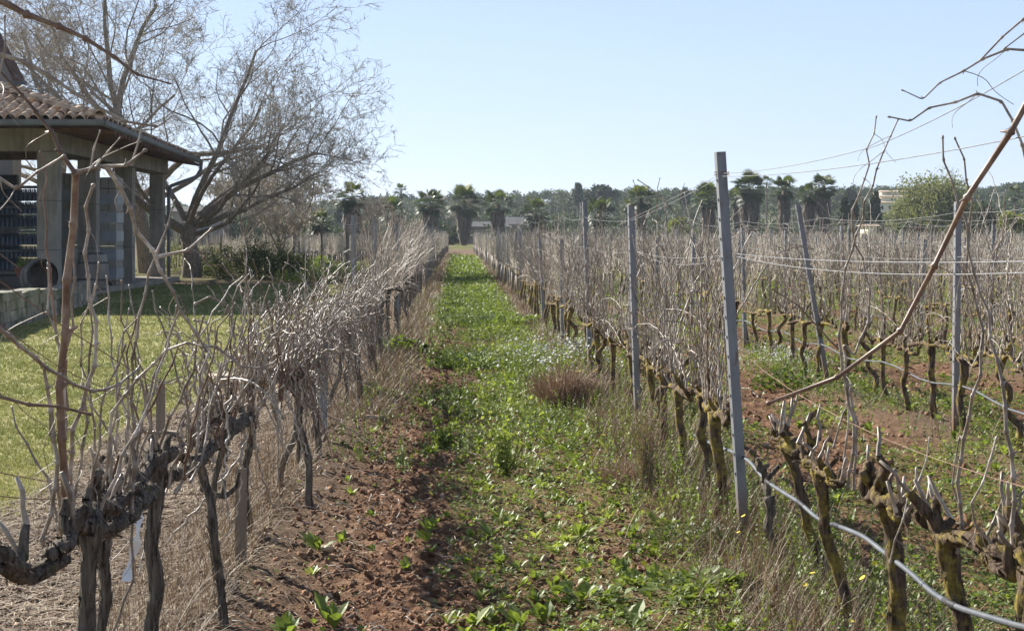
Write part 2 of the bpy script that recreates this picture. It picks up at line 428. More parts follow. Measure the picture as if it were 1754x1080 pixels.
# ------------------------------------------------------------------ farmhouse porch
hb = empty('farm_building', (-10.2, 41, 0), 'farm building porch with clay tile roof on concrete columns beside the lawn', 'building')
def hp(name, mb, mat, smooth=False, parent=None):
    o = mb.build(name, M[mat], parent or hb, smooth)
    if (parent is None): o.matrix_parent_inverse = __import__('mathutils').Matrix.Translation((10.2, -41, 0))
    return o
EN = (-8.35, 38.0); EF = (-9.3, 58.6); EZ = 4.28
for (y, x1, wd) in ((41.2, -10.12, .5), (45.8, -10.15, .52), (51.0, -10.18, .53), (56.4, -10.2, .46)):
    m = MB().box(x1 - wd, x1, y, y + .5, .16, 3.72); hp('column', m, 'concrete')
    m2 = None
for (x, wd) in ((-14.6, .5), (-19.4, .5)):
    hp('column', MB().box(x - wd, x, 41.2, 41.7, .16, 3.72), 'concrete')
hp('side_beam', MB().box(-10.72, -10.10, 41.21, 56.9, 3.72, 4.34), 'concrete')
hp('front_beam', MB().box(-26, -10.722, 41.22, 41.72, 3.72, 4.34), 'concrete')
hp('porch_floor', MB().box(-27, -9.75, 40.4, 57.2, -.2, .16), 'concrete')
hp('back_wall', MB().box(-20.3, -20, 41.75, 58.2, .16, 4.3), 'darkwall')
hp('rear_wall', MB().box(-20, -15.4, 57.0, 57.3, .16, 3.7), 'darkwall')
# roof planes
PIT = math.tan(R(17)); RX = -14.4; RZ = EZ + 6.0 * PIT
def roofz(dist): return EZ + dist * PIT
s = MB()
A = (EN[0], EN[1], EZ); B = (EF[0], EF[1], EZ); C = (-15.0, 52.9, roofz(5.85)); D = (-14.35, 44.0, roofz(6)); E = (-30, 38.0, EZ); Fp = (-30, 44.0, roofz(6)); G = (-30, 58.6, EZ); Hh = (-30, 52.9, roofz(5.85))
s.quad(A, B, C, D); s.quad(E, A, D, Fp); s.quad(B, G, Hh, C); s.quad(D, C, Hh, Fp)
off = np.array([0, 0, -.03])
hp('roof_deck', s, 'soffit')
s = MB().quad((A[0], A[1], EZ - .16), (-10.1, 41.2, EZ + .02), (-10.1, 56.9, EZ + .02), (B[0], B[1], EZ - .16))
s.quad((-30, 38, EZ - .16), (-30, 41.2, EZ + .02), (-10.1, 41.2, EZ + .02), (A[0], A[1], EZ - .16))
# rafters
nr = 34
for i in range(nr):
    t = (i + .5) / nr; ex = A[0] + (B[0] - A[0]) * t + .12; y = A[1] + 1.0 + (B[1] - A[1] - 1.4) * t
    V = [(ex, y, EZ - .25), (ex, y + .08, EZ - .25), (-10.1, y + .08, EZ - .10), (-10.1, y, EZ - .10), (ex, y, EZ - .155), (ex, y + .08, EZ - .155), (-10.1, y + .08, EZ + .01), (-10.1, y, EZ + .01)]
    s.add(V, [(0,3,2,1),(4,5,6,7),(0,1,5,4),(1,2,6,5),(2,3,7,6),(3,0,4,7)])
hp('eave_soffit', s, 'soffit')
# barrel tiles
def halfcyl(r0, r1, L, n=6, thick=.02):
    V = []; Q = []
    for j, (r, y) in enumerate(((r0, 0), (r1, L))):
        for i in range(n + 1):
            a = math.pi * i / n; V.append((math.cos(a) * r, y, math.sin(a) * r))
    for i in range(n): Q.append((i, i + 1, n + 2 + i, n + 1 + i))
    k = len(V)
    for i in range(n + 1):
        a = math.pi * i / n; V.append((math.cos(a) * (r0 - thick), 0, math.sin(a) * (r0 - thick)))
    for i in range(n): Q.append((i, k + i, k + i + 1, i + 1))
    return np.array(V), np.array(Q)
tv, tq = halfcyl(.125, .10, .46)
tile = MB(); th = math.atan(PIT)
pos = []; mats = []; pitch = .27
def add_tiles(eave0, along, n_cols, up, limit, courses):
    """eave0 first column at the eave, 'up' horizontal unit vector into the roof"""
    al = np.array([along[0], along[1], 0.0]); u = np.array([up[0] * math.cos(th), up[1] * math.cos(th), math.sin(th)])
    nrm = np.cross(al, u); nrm *= np.sign(nrm[2])
    Mx = np.stack([al, u, nrm], 1)
    for i in range(n_cols):
        for c in range(courses):
            p = np.array([eave0[0], eave0[1], EZ]) + al * pitch * (i + .5) + u * (c * .40 - .06) + nrm * (.03 + .012)
            if not limit(p, c): continue
            j = rng.normal(0, .012, 3); pos.append(p + j); mats.append(Mx)
# front slope, facing the camera (its hip runs back from the near corner)
add_tiles((EN[0] - .02, EN[1]), (-1, 0), 50, (0, 1), lambda p, c: (EN[0] - p[0]) > (p[1] - EN[1]) * 1.0 - .1, 15)
al = np.array([EF[0] - EN[0], EF[1] - EN[1]]); L = np.linalg.norm(al); al /= L
add_tiles((EN[0], EN[1] + .02), al, int(L / pitch), (-al[1], al[0]), lambda p, c: (p[1] - EN[1]) > (EN[0] - p[0]) * 1.0 - .1 and (EF[1] - p[1]) > (EF[0] - p[0]) - .4, 12)
mm = np.array(mats); pp = np.array(pos)
scatter(tile, tv, tq, None, pp, mm, rng.uniform(.94, 1.05, len(pp)))
# hip caps
hipdir = np.array([-1, 1, PIT]); hipdir = hipdir / np.linalg.norm(hipdir)
side = np.cross(hipdir, [0, 0, 1]); side /= np.linalg.norm(side); nn = np.cross(side, hipdir)
Mh = np.stack([side, hipdir, nn], 1)
hn = 18; hpz = np.array([[EN[0], EN[1], EZ + .1]]) + hipdir * (np.arange(hn)[:, None] * .42) + rng.normal(0, .012, (hn, 3))
scatter(tile, tv * np.array([1.25, 1, 1.1]), tq, None, hpz, np.repeat(Mh[None], hn, 0), np.ones(hn))
hp('roof_tiles', tile, 'tile', True)
# gutters
def gutter(a, b):
    a = np.array(a, float); b = np.array(b, float); d = (b - a); d /= np.linalg.norm(d); sd = np.array([d[1], -d[0], 0])
    prof = [(0, .075), (.0, -.03), (.03, -.07), (.09, -.07), (.125, -.03), (.13, .075), (.122, .075), (.115, -.02), (.01, -.02), (.01, .075)]
    V = [p + sd * u + np.array([0, 0, v]) for p in (a, b) for u, v in prof]; n = len(prof)
    return V, [(i, (i + 1) % n, n + (i + 1) % n, n + i) for i in range(n)]
gm = MB(); V, Qg = gutter((A[0] + .02, A[1], EZ - .06), (B[0] + .02, B[1], EZ - .06)); gm.add(V, Qg)
V, Qg = gutter((-30, A[1] - .02, EZ - .06), (A[0] + .15, A[1] - .02, EZ - .06)); gm.add(V, Qg)
hp('gutter', gm, 'gutter')
dp = MB(); bx = B[0] + .1
pts = [(bx, 58.45, EZ - .1), (bx, 58.4, EZ - .35), (bx - .12, 58.1, EZ - .62), (-9.75, 57.2, EZ - .85), (-10.05, 57.03, EZ - .98), (-10.1, 57.0, EZ - 1.3), (-10.1, 57.0, .16)]
pts = np.array(pts); tt = np.linspace(0, len(pts) - 1, 30); pts = np.stack([np.interp(tt, range(len(pts)), pts[:, k]) for k in range(3)], 1)
dp.tubes(pts, np.full(len(pts), .065), 8); hp('downpipe', dp, 'downpipe', True)

# upper house with a gable seen above the porch roof
uh = empty('farmhouse', (-19, 56, 0), 'tall grey farmhouse gable behind the porch roof at the left edge', 'house')
def up(name, mb, mat, smooth=False):
    o = mb.build(name, M[mat], uh, smooth); o.matrix_parent_inverse = __import__('mathutils').Matrix.Translation((19, -56, 0)); return o
gy0, gy1 = 60.0, 61.2; gx1 = -16.36
m = MB(); gz = 7.5
V = [(-26, gy0, 0), (gx1, gy0, 0), (gx1, gy0, gz), (-21.1, gy0, gz + 9.0), (-26, gy0, gz), (-26, gy1, 0), (gx1, gy1, 0), (gx1, gy1, gz), (-21.1, gy1, gz + 9.0), (-26, gy1, gz)]
m.add(V, [(0, 1, 2, 4), (6, 5, 9, 7), (1, 6, 7, 2), (5, 0, 4, 9)], [(4, 2, 3), (7, 9, 8)]); up('wall', m, 'render')
m = MB()
for sx, x0, x1 in ((1, gx1 + .16, -21.1), (-1, -26.16, -21.1)):
    z0 = gz - .30; z1 = gz + 9.0
    for k in range(1):
        V = [(x0, gy0 - .4, z0), (x1, gy0 - .4, z1), (x1, gy1, z1), (x0, gy1, z0), (x0, gy0 - .4, z0 + .16), (x1, gy0 - .4, z1 + .16), (x1, gy1, z1 + .16), (x0, gy1, z0 + .16)]
        m.add(V, [(0,3,2,1),(4,5,6,7),(0,1,5,4),(1,2,6,5),(2,3,7,6),(3,0,4,7)])
up('roof', m, 'soffit')
up('gutter', MB().box(gx1 + .02, gx1 + .62, gy0 - .45, gy0 - .3, gz - .42, gz - .30), 'gutter')

# low stone wall
sw = MB()
wa = np.array([-7.95, 28.4]); wb = np.array([-8.9, 39.4]); wd = wb - wa; wl = np.linalg.norm(wd); wd /= wl; wn = np.array([wd[1], -wd[0]])
wa0 = wa - wd * 3.0; wl += 3.0; yy = 0
r2 = random.Random(4)
for c in range(4):
    z0 = c * .185 - .05; s0 = -r2.random() * .4
    while s0 < wl:
        ln = r2.uniform(.35, .95); hgt = .178
        a = max(s0, 0) + .008; b = min(s0 + ln, wl) - .008
        if b - a > .05:
            top = (z0 + hgt) - (.25 * (b / wl) if c == 3 else 0) + (r2.uniform(-.02, .03) if c == 3 else 0)
            if c == 3 and b / wl > .8: top = z0 + .02
            jn = r2.uniform(-.02, .02)
            def pt(s, n, z): return (wa0[0] + wd[0] * s + wn[0] * n, wa0[1] + wd[1] * s + wn[1] * n, z)
            jj = [r2.uniform(-.012, .012) for _ in range(8)]
            V = [pt(a, .2 + jn + jj[0], z0), pt(b, .2 + jn + jj[1], z0), pt(b, -.2, z0), pt(a, -.2, z0), pt(a, .19 + jn + jj[2], top + jj[3]), pt(b, .19 + jn + jj[4], top + jj[5]), pt(b, -.2, top), pt(a, -.2, top)]
            sw.add(V, [(0,1,2,3)[::-1],(4,5,6,7),(0,1,5,4),(1,2,6,5),(2,3,7,6),(3,0,4,7)][::1], a=r2.random())
        s0 += ln
def wallmat():
    m, n, b = newmat('lichen stone'); x = noise_node(n, 3.2, 7, rough=.7); y = noise_node(n, 1.1, 4)
    r = ramp(n, x.outputs[0], [(.3, (.10, .095, .08)), (.5, (.30, .28, .24)), (.7, (.52, .49, .44))])
    tr = ramp(n, attr(n, 'tint'), [(0, (.65, .63, .58)), (1, (1.15, 1.12, 1.08))])
    c = mix(n, 1.0, r.outputs[0], tr.outputs[0], 'MULTIPLY')
    c = mix(n, mixfac(n, y.outputs[0], .45, .62), c, (.13, .135, .075))
    n.links.new(c, b.inputs['Base Color']); b.inputs['Roughness'].default_value = .95; bump(n, b, x.outputs[0], 1, .03); return m
M['stonewall'] = wallmat()
o = sw.build('stone_wall', M['stonewall'], None, False)
tag(o, 'low weathered stone block wall in front of the farm porch', 'wall')

# things under the porch
def barrel(mb_open=True):
    t = np.linspace(0, 1, 14); r = .29 + .06 * np.sin(t * np.pi); return t, r
def make_barrel(loc, rot, label):
    root = empty('barrel', loc, label, 'barrel', 'barrels under the porch'); root.rotation_euler = rot
    t = np.linspace(-.45, .45, 14); r = .30 + .07 * np.cos(t / .45 * np.pi / 2)
    m = MB().tubes(np.stack([0 * t, 0 * t, t], 1), r, 26, caps=False); 
    m.tubes(np.stack([0 * t, 0 * t, t], 1), r - .025, 26, caps=False)
    ang = np.linspace(0, 2 * np.pi, 26, endpoint=False)
    c = np.stack([np.cos(ang) * .3, np.sin(ang) * .3, np.full(26, -.40)], 1)
    m.add(np.vstack([c, [[0, 0, -.40]]]), None, [(i, (i + 1) % 26, 26) for i in range(26)])
    m.build('staves', M['oak'], root)
    for z in (-.42, -.2, .2, .42):
        rr = .30 + .07 * math.cos(z / .45 * math.pi / 2) + .006
        MB().tubes(np.array([[0, 0, z - .025], [0, 0, z + .025]]), np.array([rr, rr]), 26, caps=False).build('hoop', M['iron'], root)
    return root
p = P(66, 452, 38.6); b1 = make_barrel((p[0], 38.6, .62), (R(82), 0, R(25)), 'grey oak barrel lying with its dark open end out, behind the stone wall')
b1.scale = (1.15,) * 3
p = P(157, 460, 43.5); b2 = make_barrel((p[0] + .1, 43.2, .16 + .5), (0, 0, 0), 'grey oak barrel standing upright between two porch columns')
b2.scale = (1.12,) * 3
# bottle cage stacks
def bottle_cage(loc, wdt, hgt, nx_, nz_, label):
    root = empty('bottle_cage', loc, label, 'bottle cage', 'bottle cages stacked under the porch')
    f = MB()
    for i in range(2):
        for x in (0, wdt): f.box(x - .03, x + .03, i * .9 - .03, i * .9 + .03, 0, hgt)
    for z in (0.02, hgt / 2, hgt - .04): f.box(0, wdt, -.035, .0, z, z + .05); f.box(0, wdt, .9, .935, z, z + .05)
    f.build('frame', M['iron'], root, False)
    bo = MB(); cx = (np.arange(nx_) + .5) * (wdt - .1) / nx_ + .05
    for r_ in range(nz_):
        z0 = .08 + r_ * (hgt - .12) / nz_
        hh = (hgt - .12) / nz_ * .92
        for j in range(3):
            Pp = np.stack([np.stack([cx, np.full(nx_, .1 + j * .28), np.full(nx_, z0 + hh * q)], 1) for q in (0, .6, .72, 1)], 1)
            bo.tubes(Pp, np.tile(np.array([.04, .04, .016, .014]) * (wdt / nx_ / .1), (nx_, 1)), 8)
    tag(bo.build('bottles', M['glass_bottle'], root), kind='stuff')
    return root
p = P(-6, 400, 43); bottle_cage((p[0] - .8, 43, 1.75), 2.0, 1.15, 16, 3, 'upper wire cage of dark wine bottles under the porch')
bottle_cage((p[0] - .8, 43, .62), 2.0, 1.1, 16, 3, 'lower wire cage of dark wine bottles under the porch, behind the stone wall')
o = MB().box(p[0] - 1.0, p[0] + 1.35, 42.7, 44.2, .16, .22)
for x in (p[0] - .95, p[0] + 1.25): o.box(x, x + .1, 42.75, 42.85, .222, .60); o.box(x, x + .1, 44.0, 44.1, .222, .60)
o.box(p[0] - 1.0, p[0] + 1.35, 42.7, 44.2, .602, .64)
tag(o.build('rack_table', M['wood'], None, False), 'wooden table carrying the bottle cages under the porch', 'table')
# wrapped pallets
def pallet_stack(px0, px1, py0, d, label, dep=1.0):
    a = P(px0, py0, d); b = P(px1, py0, d); root = empty('pallet_stack', (a[0], d, .16), label, 'pallet stack', 'wrapped pallets under the porch')
    W = b[0] - a[0]; Ht = a[2] - .16; pm = MB()
    for x in (0, W / 2 - .04, W - .09): pm.box(x, x + .09, 0, dep, 0, .1)
    pm.box(0, W, 0, dep, .102, .125); pm.build('pallet', M['wood'], root, False)
    cm = MB(); nl = 9; hh = (Ht - .13) / nl
    for k in range(nl):
        for j in range(3):
            jx = rng.uniform(0, .012); cm.box(j * W / 3 + .006 + jx, (j + 1) * W / 3 - .006, .0 + jx, dep, .13 + k * hh + .01, .13 + (k + 1) * hh - .01)
    cm.build('cartons', M['carton'], root, False)
    wv = MB(); nn_ = 40; zz = np.linspace(.15, Ht, nn_)
    # stretch film bands wound round the load
    for k in range(5):
        z0 = .2 + (Ht - .45) * k / 5; h_ = (Ht - .45) / 5 * .55
        wv.box(-.012, W + .012, -.014, dep + .01, z0, z0 + h_)
    wv.build('stretch_film', M['ply'], root, False)
pallet_stack(158, 199, 303, 47.2, 'tall pallet of cartons in white film standing between the second and third porch columns')
pallet_stack(101, 127, 296, 46.8, 'tall film wrapped pallet standing beside the nearest porch column')
# pot plant on the porch edge
pp_ = empty('potted_plant', P(38, 482, 39.2) * np.array([1, 1, 0]) + np.array([0, 0, .62]), 'small green plant in a red terracotta pot behind the stone wall', 'potted plant')
t = np.array([0, .02, .10, .2, .215]); MB().tubes(np.stack([0 * t, 0 * t, t], 1), np.array([.10, .12, .16, .20, .215]), 14).build('pot', M['terracotta'], pp_)
lf = MB(); n_ = 26; az = rng.uniform(0, 2 * np.pi, n_); tl = rng.uniform(.3, 1.3, n_)
V = np.array([(-.02, 0, 0), (.02, 0, 0), (.028, 0, .2), (-.028, 0, .2), (.0, 0, .38)]); scatter(lf, V, [(0, 1, 2, 3)], [(3, 2, 4)], np.tile([0, 0, .2], (n_, 1)), rotz(az) @ rotx(tl), rng.uniform(.7, 1.2, n_), rng.random(n_))
lf.build('leaves', M['leaf'], pp_)
# ------------------------------------------------------------------ bare trees
def poly_grow(start, dirs, length, nseg, up, wob, rg):
    """start (m,3), dirs (m,3), length (m,) -> (m,nseg+1,3)"""
    m = len(start); Pp = np.zeros((m, nseg + 1, 3)); Pp[:, 0] = start; d = dirs.copy()
    for i in range(nseg):
        d = d + rg.normal(0, wob, (m, 3)) + np.array([0, 0, up]); d /= np.linalg.norm(d, axis=1, keepdims=True)
        Pp[:, i + 1] = Pp[:, i] + d * (length / nseg)[:, None]
    return Pp, d
def branch_from(Pp, Rr, per, tmin, angle, rg, lenf, base_len):
    m, n, _ = Pp.shape
    t = rg.uniform(tmin, 1, (m, per)) ** .8 * (n - 1.001); t[:, 0] = n - 1.001
    i = t.astype(int); f = (t - i)[..., None]; k = np.arange(m)[:, None]
    st = Pp[k, i] * (1 - f) + Pp[k, i + 1] * f
    rad = Rr[k, i] * (1 - f[..., 0]) + Rr[k, i + 1] * f[..., 0]
    T = Pp[k, i + 1] - Pp[k, i]; T /= np.linalg.norm(T, axis=-1, keepdims=True)
    rnd = rg.normal(0, 1, T.shape); sd = rnd - T * (rnd * T).sum(-1, keepdims=True); sd /= np.linalg.norm(sd, axis=-1, keepdims=True)
    a = rg.normal(angle, .2, t.shape)[..., None]
    d = T * np.cos(a) + sd * np.sin(a)
    L = (base_len[:, None] * lenf * rg.uniform(.6, 1.2, t.shape) * (1.1 - .4 * t / n)).reshape(-1)
    return st.reshape(-1, 3), d.reshape(-1, 3), L, rad.reshape(-1)
def bare_tree(name, loc, label, cat, trunk_pts, trunk_r, limbs, per, lens, seed, group=None, up=(.05, .05, .04, .03), rmin=.008, twigmat='twig', barkmat='treebark', thick=1.0, wob=.17):
    rg = np.random.default_rng(seed)
    root = empty(name, loc, label, cat, group)
    MB().tubes(np.array(trunk_pts, float), np.array(trunk_r, float), 12).build('trunk', M[barkmat], root)
    big = MB(); tw = MB()
    st = np.array([l[0] for l in limbs], float); d = np.array([l[1] for l in limbs], float); d /= np.linalg.norm(d, axis=1, keepdims=True)
    L = np.array([l[2] for l in limbs], float); r0 = np.array([l[3] for l in limbs], float)
    for lv in range(len(per) + 1):
        nseg = [7, 6, 5, 4, 3][lv] if lv < 5 else 3
        Pp, _ = poly_grow(st, d, L, nseg, up[min(lv, len(up) - 1)], wob, rg)
        e = np.linspace(1, .35, nseg + 1)[None]
        Rr = np.maximum(r0[:, None] * e, rmin * .6)
        (big if lv < 2 else tw).tubes(Pp, Rr, [8, 6, 4, 3, 3][min(lv, 4)], caps=False)
        if lv < len(per):
            st, d, L, rad = branch_from(Pp, Rr, per[lv], .25 if lv == 0 else .15, (.70 if lv < 2 else .88), rg, lens[lv], L)
            r0 = np.maximum(rad * (.42 if lv < 2 else .54), rmin) * thick
    big.build('limbs', M[barkmat], root); tw.build('twigs', M[twigmat], root)
    return root
bp = P(328, 478, 61.5)
bare_tree('bare_tree', (bp[0], 61.5, 0), 'large bare spreading tree with thick dark trunk at the far end of the farm porch', 'tree',
    [(0, 0, -.2), (.02, 0, .6), (-.08, 0, 1.2), (-.12, 0, 1.75), (-.1, .0, 2.1)], [.42, .34, .29, .29, .22],
    [((-.1, 0, 1.7), (1.3, -.2, 1.1), 5.8, .16), ((-.1, 0, 1.9), (1.0, .8, 1.1), 6.4, .13), ((-.15, 0, 2.0), (.45, -.3, 1.5), 7.2, .14), ((-.15, 0, 2.0), (-.4, .5, 1.5), 7.0, .13),
     ((-.15, 0, 1.7), (-1.4, -.2, .8), 6.0, .17), ((-.05, 0, 1.6), (1.3, -.6, .30), 4.4, .10), ((-.05, 0, 1.9), (1.6, .3, .55), 5.0, .12), ((-.1, 0, 1.9), (.8, -.9, 1.0), 6.0, .11), ((-.1, 0, 1.6), (-.6, .9, .5), 5.5, .12), ((0, 0, 1.8), (1.6, .1, .75), 5.0, .11)],
    (8, 7, 6, 5), (.66, .58, .48, .38), 11, up=(.03, .05, .05, .03), rmin=.0085, wob=.17)
bp = P(243, 475, 68)
bare_tree('bare_tree', (bp[0], 68, 0), 'tall bare tree with leaning trunk rising behind the farm porch roof', 'tree',
    [(.25, 0, -.2), (.1, 0, 1.2), (-.15, 0, 2.6), (-.3, 0, 3.6)], [.42, .36, .30, .26],
    [((-.3, 0, 3.4), (-.5, 0, 1.6), 8.2, .19), ((-.3, 0, 3.5), (.35, .2, 1.7), 8.5, .2), ((-.2, 0, 3.2), (-1.5, .3, 1.1), 7.5, .17), ((-.2, 0, 3.0), (1.2, -.3, 1.2), 7.5, .17), ((-.2, 0, 2.8), (-1.2, -.6, .7), 6.5, .14),
     ((-.1, 0, 2.6), (.9, .7, .7), 6, .13), ((-.3, 0, 3.5), (-.1, -.6, 1.5), 7.5, .16)],
    (7, 7, 6, 6), (.62, .60, .55, .50), 23, up=(.03, .04, .05, .03), rmin=.0105, wob=.15)
bp = P(105, 470, 78)
bare_tree('bare_tree', (bp[0], 78, 0), 'bare tree leftmost behind the farm roof, its twigs filling the sky', 'tree',
    [(0, 0, -.2), (.05, 0, 2), (0, 0, 4.2)], [.38, .32, .25],
    [((0, 0, 4.1), (.3, 0, 1.7), 7.5, .18), ((0, 0, 4.0), (-.9, .2, 1.3), 7.2, .17), ((0, 0, 3.6), (1.2, -.2, 1.0), 7.2, .16), ((0, 0, 3.4), (-1.2, -.4, .7), 6.5, .13), ((0, 0, 4.1), (-.2, .7, 1.6), 7, .16)],
    (7, 7, 6, 5), (.62, .60, .56, .50), 31, up=(.03, .04, .05, .03), rmin=.012, wob=.15)
# smaller bare trees past the hedge
for i, (px, d, h, sd, lab) in enumerate(((478, 74, 3.0, 3, 'small bare twiggy tree behind the hedge, right of the large bare tree'),
                                         (505, 88, 5.0, 4, 'slim bare tree with upright twigs left of the nearest fan palm'),
                                         (420, 92, 4.6, 5, 'grey bare tree behind the low branches of the large bare tree'),
                                         (455, 108, 5.4, 6, 'grey bare tree beyond the hedge, between the large bare tree and the palms'),
                                         (633, 150, 4.6, 8, 'low grey bare tree between the two leftmost tall palms'),
                                         (770, 250, 7.4, 9, 'round grey bare tree between two palms at the end of the path'),
                                         (385, 125, 6.4, 10, 'far grey bare tree seen through the low limbs beside the hedge'))):
    bare_tree('bare_tree', ((px - HX) * d / F, d, 0), lab, 'tree', [(0, 0, -.2), (.05, 0, h * .2), (0, 0, h * .35)], [.09 + .012 * h, .08 + .01 * h, .06 + .01 * h],
        [((0, 0, h * (.2 + .03 * k)), (math.cos(k * 1.26) * .9, math.sin(k * 1.26) * .9, 1.2), h * .62, .03 + .009 * h) for k in range(6)], (6, 6, 6), (.6, .6, .55), 50 + sd, rmin=.012 + .00011 * d, up=(.05, .05, .04, .03), group='small bare trees beyond the hedge')

# ------------------------------------------------------------------ leafy trees and shrubs
LV = np.array([(0, 0, 0), (.5, .5, .08), (0, 1, 0), (-.5, .5, .08)]); LQ = [(0, 1, 2, 3)]
def rand_rot(n, rg):
    q = rg.normal(size=(n, 4)); q /= np.linalg.norm(q, axis=1, keepdims=True); w_, x, y, z = q.T
    return np.stack([np.stack([1 - 2 * (y*y + z*z), 2 * (x*y - z*w_), 2 * (x*z + y*w_)], -1), np.stack([2 * (x*y + z*w_), 1 - 2 * (x*x + z*z), 2 * (y*z - x*w_)], -1), np.stack([2 * (x*z - y*w_), 2 * (y*z + x*w_), 1 - 2 * (x*x + y*y)], -1)], -2)
def crown_points(n, rg, clumps, size, squash=.8, hollow=.45):
    """leaf positions grouped in clumps over an uneven crown; size=(rx,ry,rz)"""
    c = rg.normal(size=(clumps, 3)); c /= np.linalg.norm(c, axis=1, keepdims=True); c *= rg.uniform(hollow, .85, (clumps, 1)); c[:, 2] = np.abs(c[:, 2]) * 1.1 - .25
    k = rg.integers(0, clumps, n); r_ = rg.uniform(.18, .40, clumps)
    o = rg.normal(size=(n, 3)); o /= np.linalg.norm(o, axis=1, keepdims=True); o *= (rg.uniform(0, 1, (n, 1)) ** .45)
    p = c[k] + o * r_[k][:, None]; t = rg.uniform(0, 1, clumps)[k] * .5 + rg.uniform(0, .5, n)
    return p * np.array(size), t
def leafy(name, loc, label, cat, size, zc, n, leaf, mat, seed, clumps=30, trunk=True, group=None, aspect=.5, tr=.12):
    rg = np.random.default_rng(seed); root = empty(name, loc, label, cat, group)
    p, t = crown_points(n, rg, clumps, size); p[:, 2] += zc
    m = MB(); scatter(m, LV * np.array([aspect, 1, 1]), LQ, None, p, rand_rot(n, rg), leaf * rg.uniform(.6, 1.3, n), t)
    m.build('crown', M[mat], root, False)
    if trunk:
        tm = MB().tubes(np.array([(0, 0, -.2), (.04, 0, zc * .5), (-.03, 0, zc)]), np.array([tr, tr * .8, tr * .5]), 7)
        k = 9; e = p[rg.integers(0, n, k)] * .8
        s_ = np.tile([0, 0, zc * .6], (k, 1)); Pp = np.stack([s_, (s_ + e) / 2 + rg.normal(0, .1, (k, 3)) * size[0] * .3, e], 1)
        tm.tubes(Pp, np.tile(np.array([tr * .5, tr * .3, tr * .12]), (k, 1)), 5); tm.build('trunk', M['treebark'], root)
    return root
for i, (px, d, w_, h, mt, n, lab) in enumerate((
    (455, 60, 1.5, 1.5, 'shrub', 5200, 'dark green shrub at the lawn edge, the one nearest the bare trees'),
    (500, 59, 1.1, 1.05, 'shrub', 4200, 'dark leafy shrub at the lawn edge behind two thin posts'),
    (400, 62, 1.5, 1.3, 'shrub', 4600, 'dull green shrub beside the trunk of the large bare tree'),
    (358, 64, 1.0, 1.1, 'olive', 3200, 'grey green bush right behind the trunk of the large bare tree'),
    (300, 70, 1.6, 1.8, 'olive', 3200, 'grey green bush seen under the limbs by the last porch column'),
    (545, 64, 1.1, .75, 'leaf', 3800, 'bright green low bush in the weeds beyond the lawn'),
    (572, 57, .9, .6, 'leaf', 3400, 'bright green weedy bush beside the wooden post by the vines'))):
    leafy('shrub', ((px - HX) * d / F, d, 0), lab, 'shrub', (w_, w_, h), h * .25, n, .085, mt, 70 + i, 34, trunk=False, group='shrubs along the lawn edge')

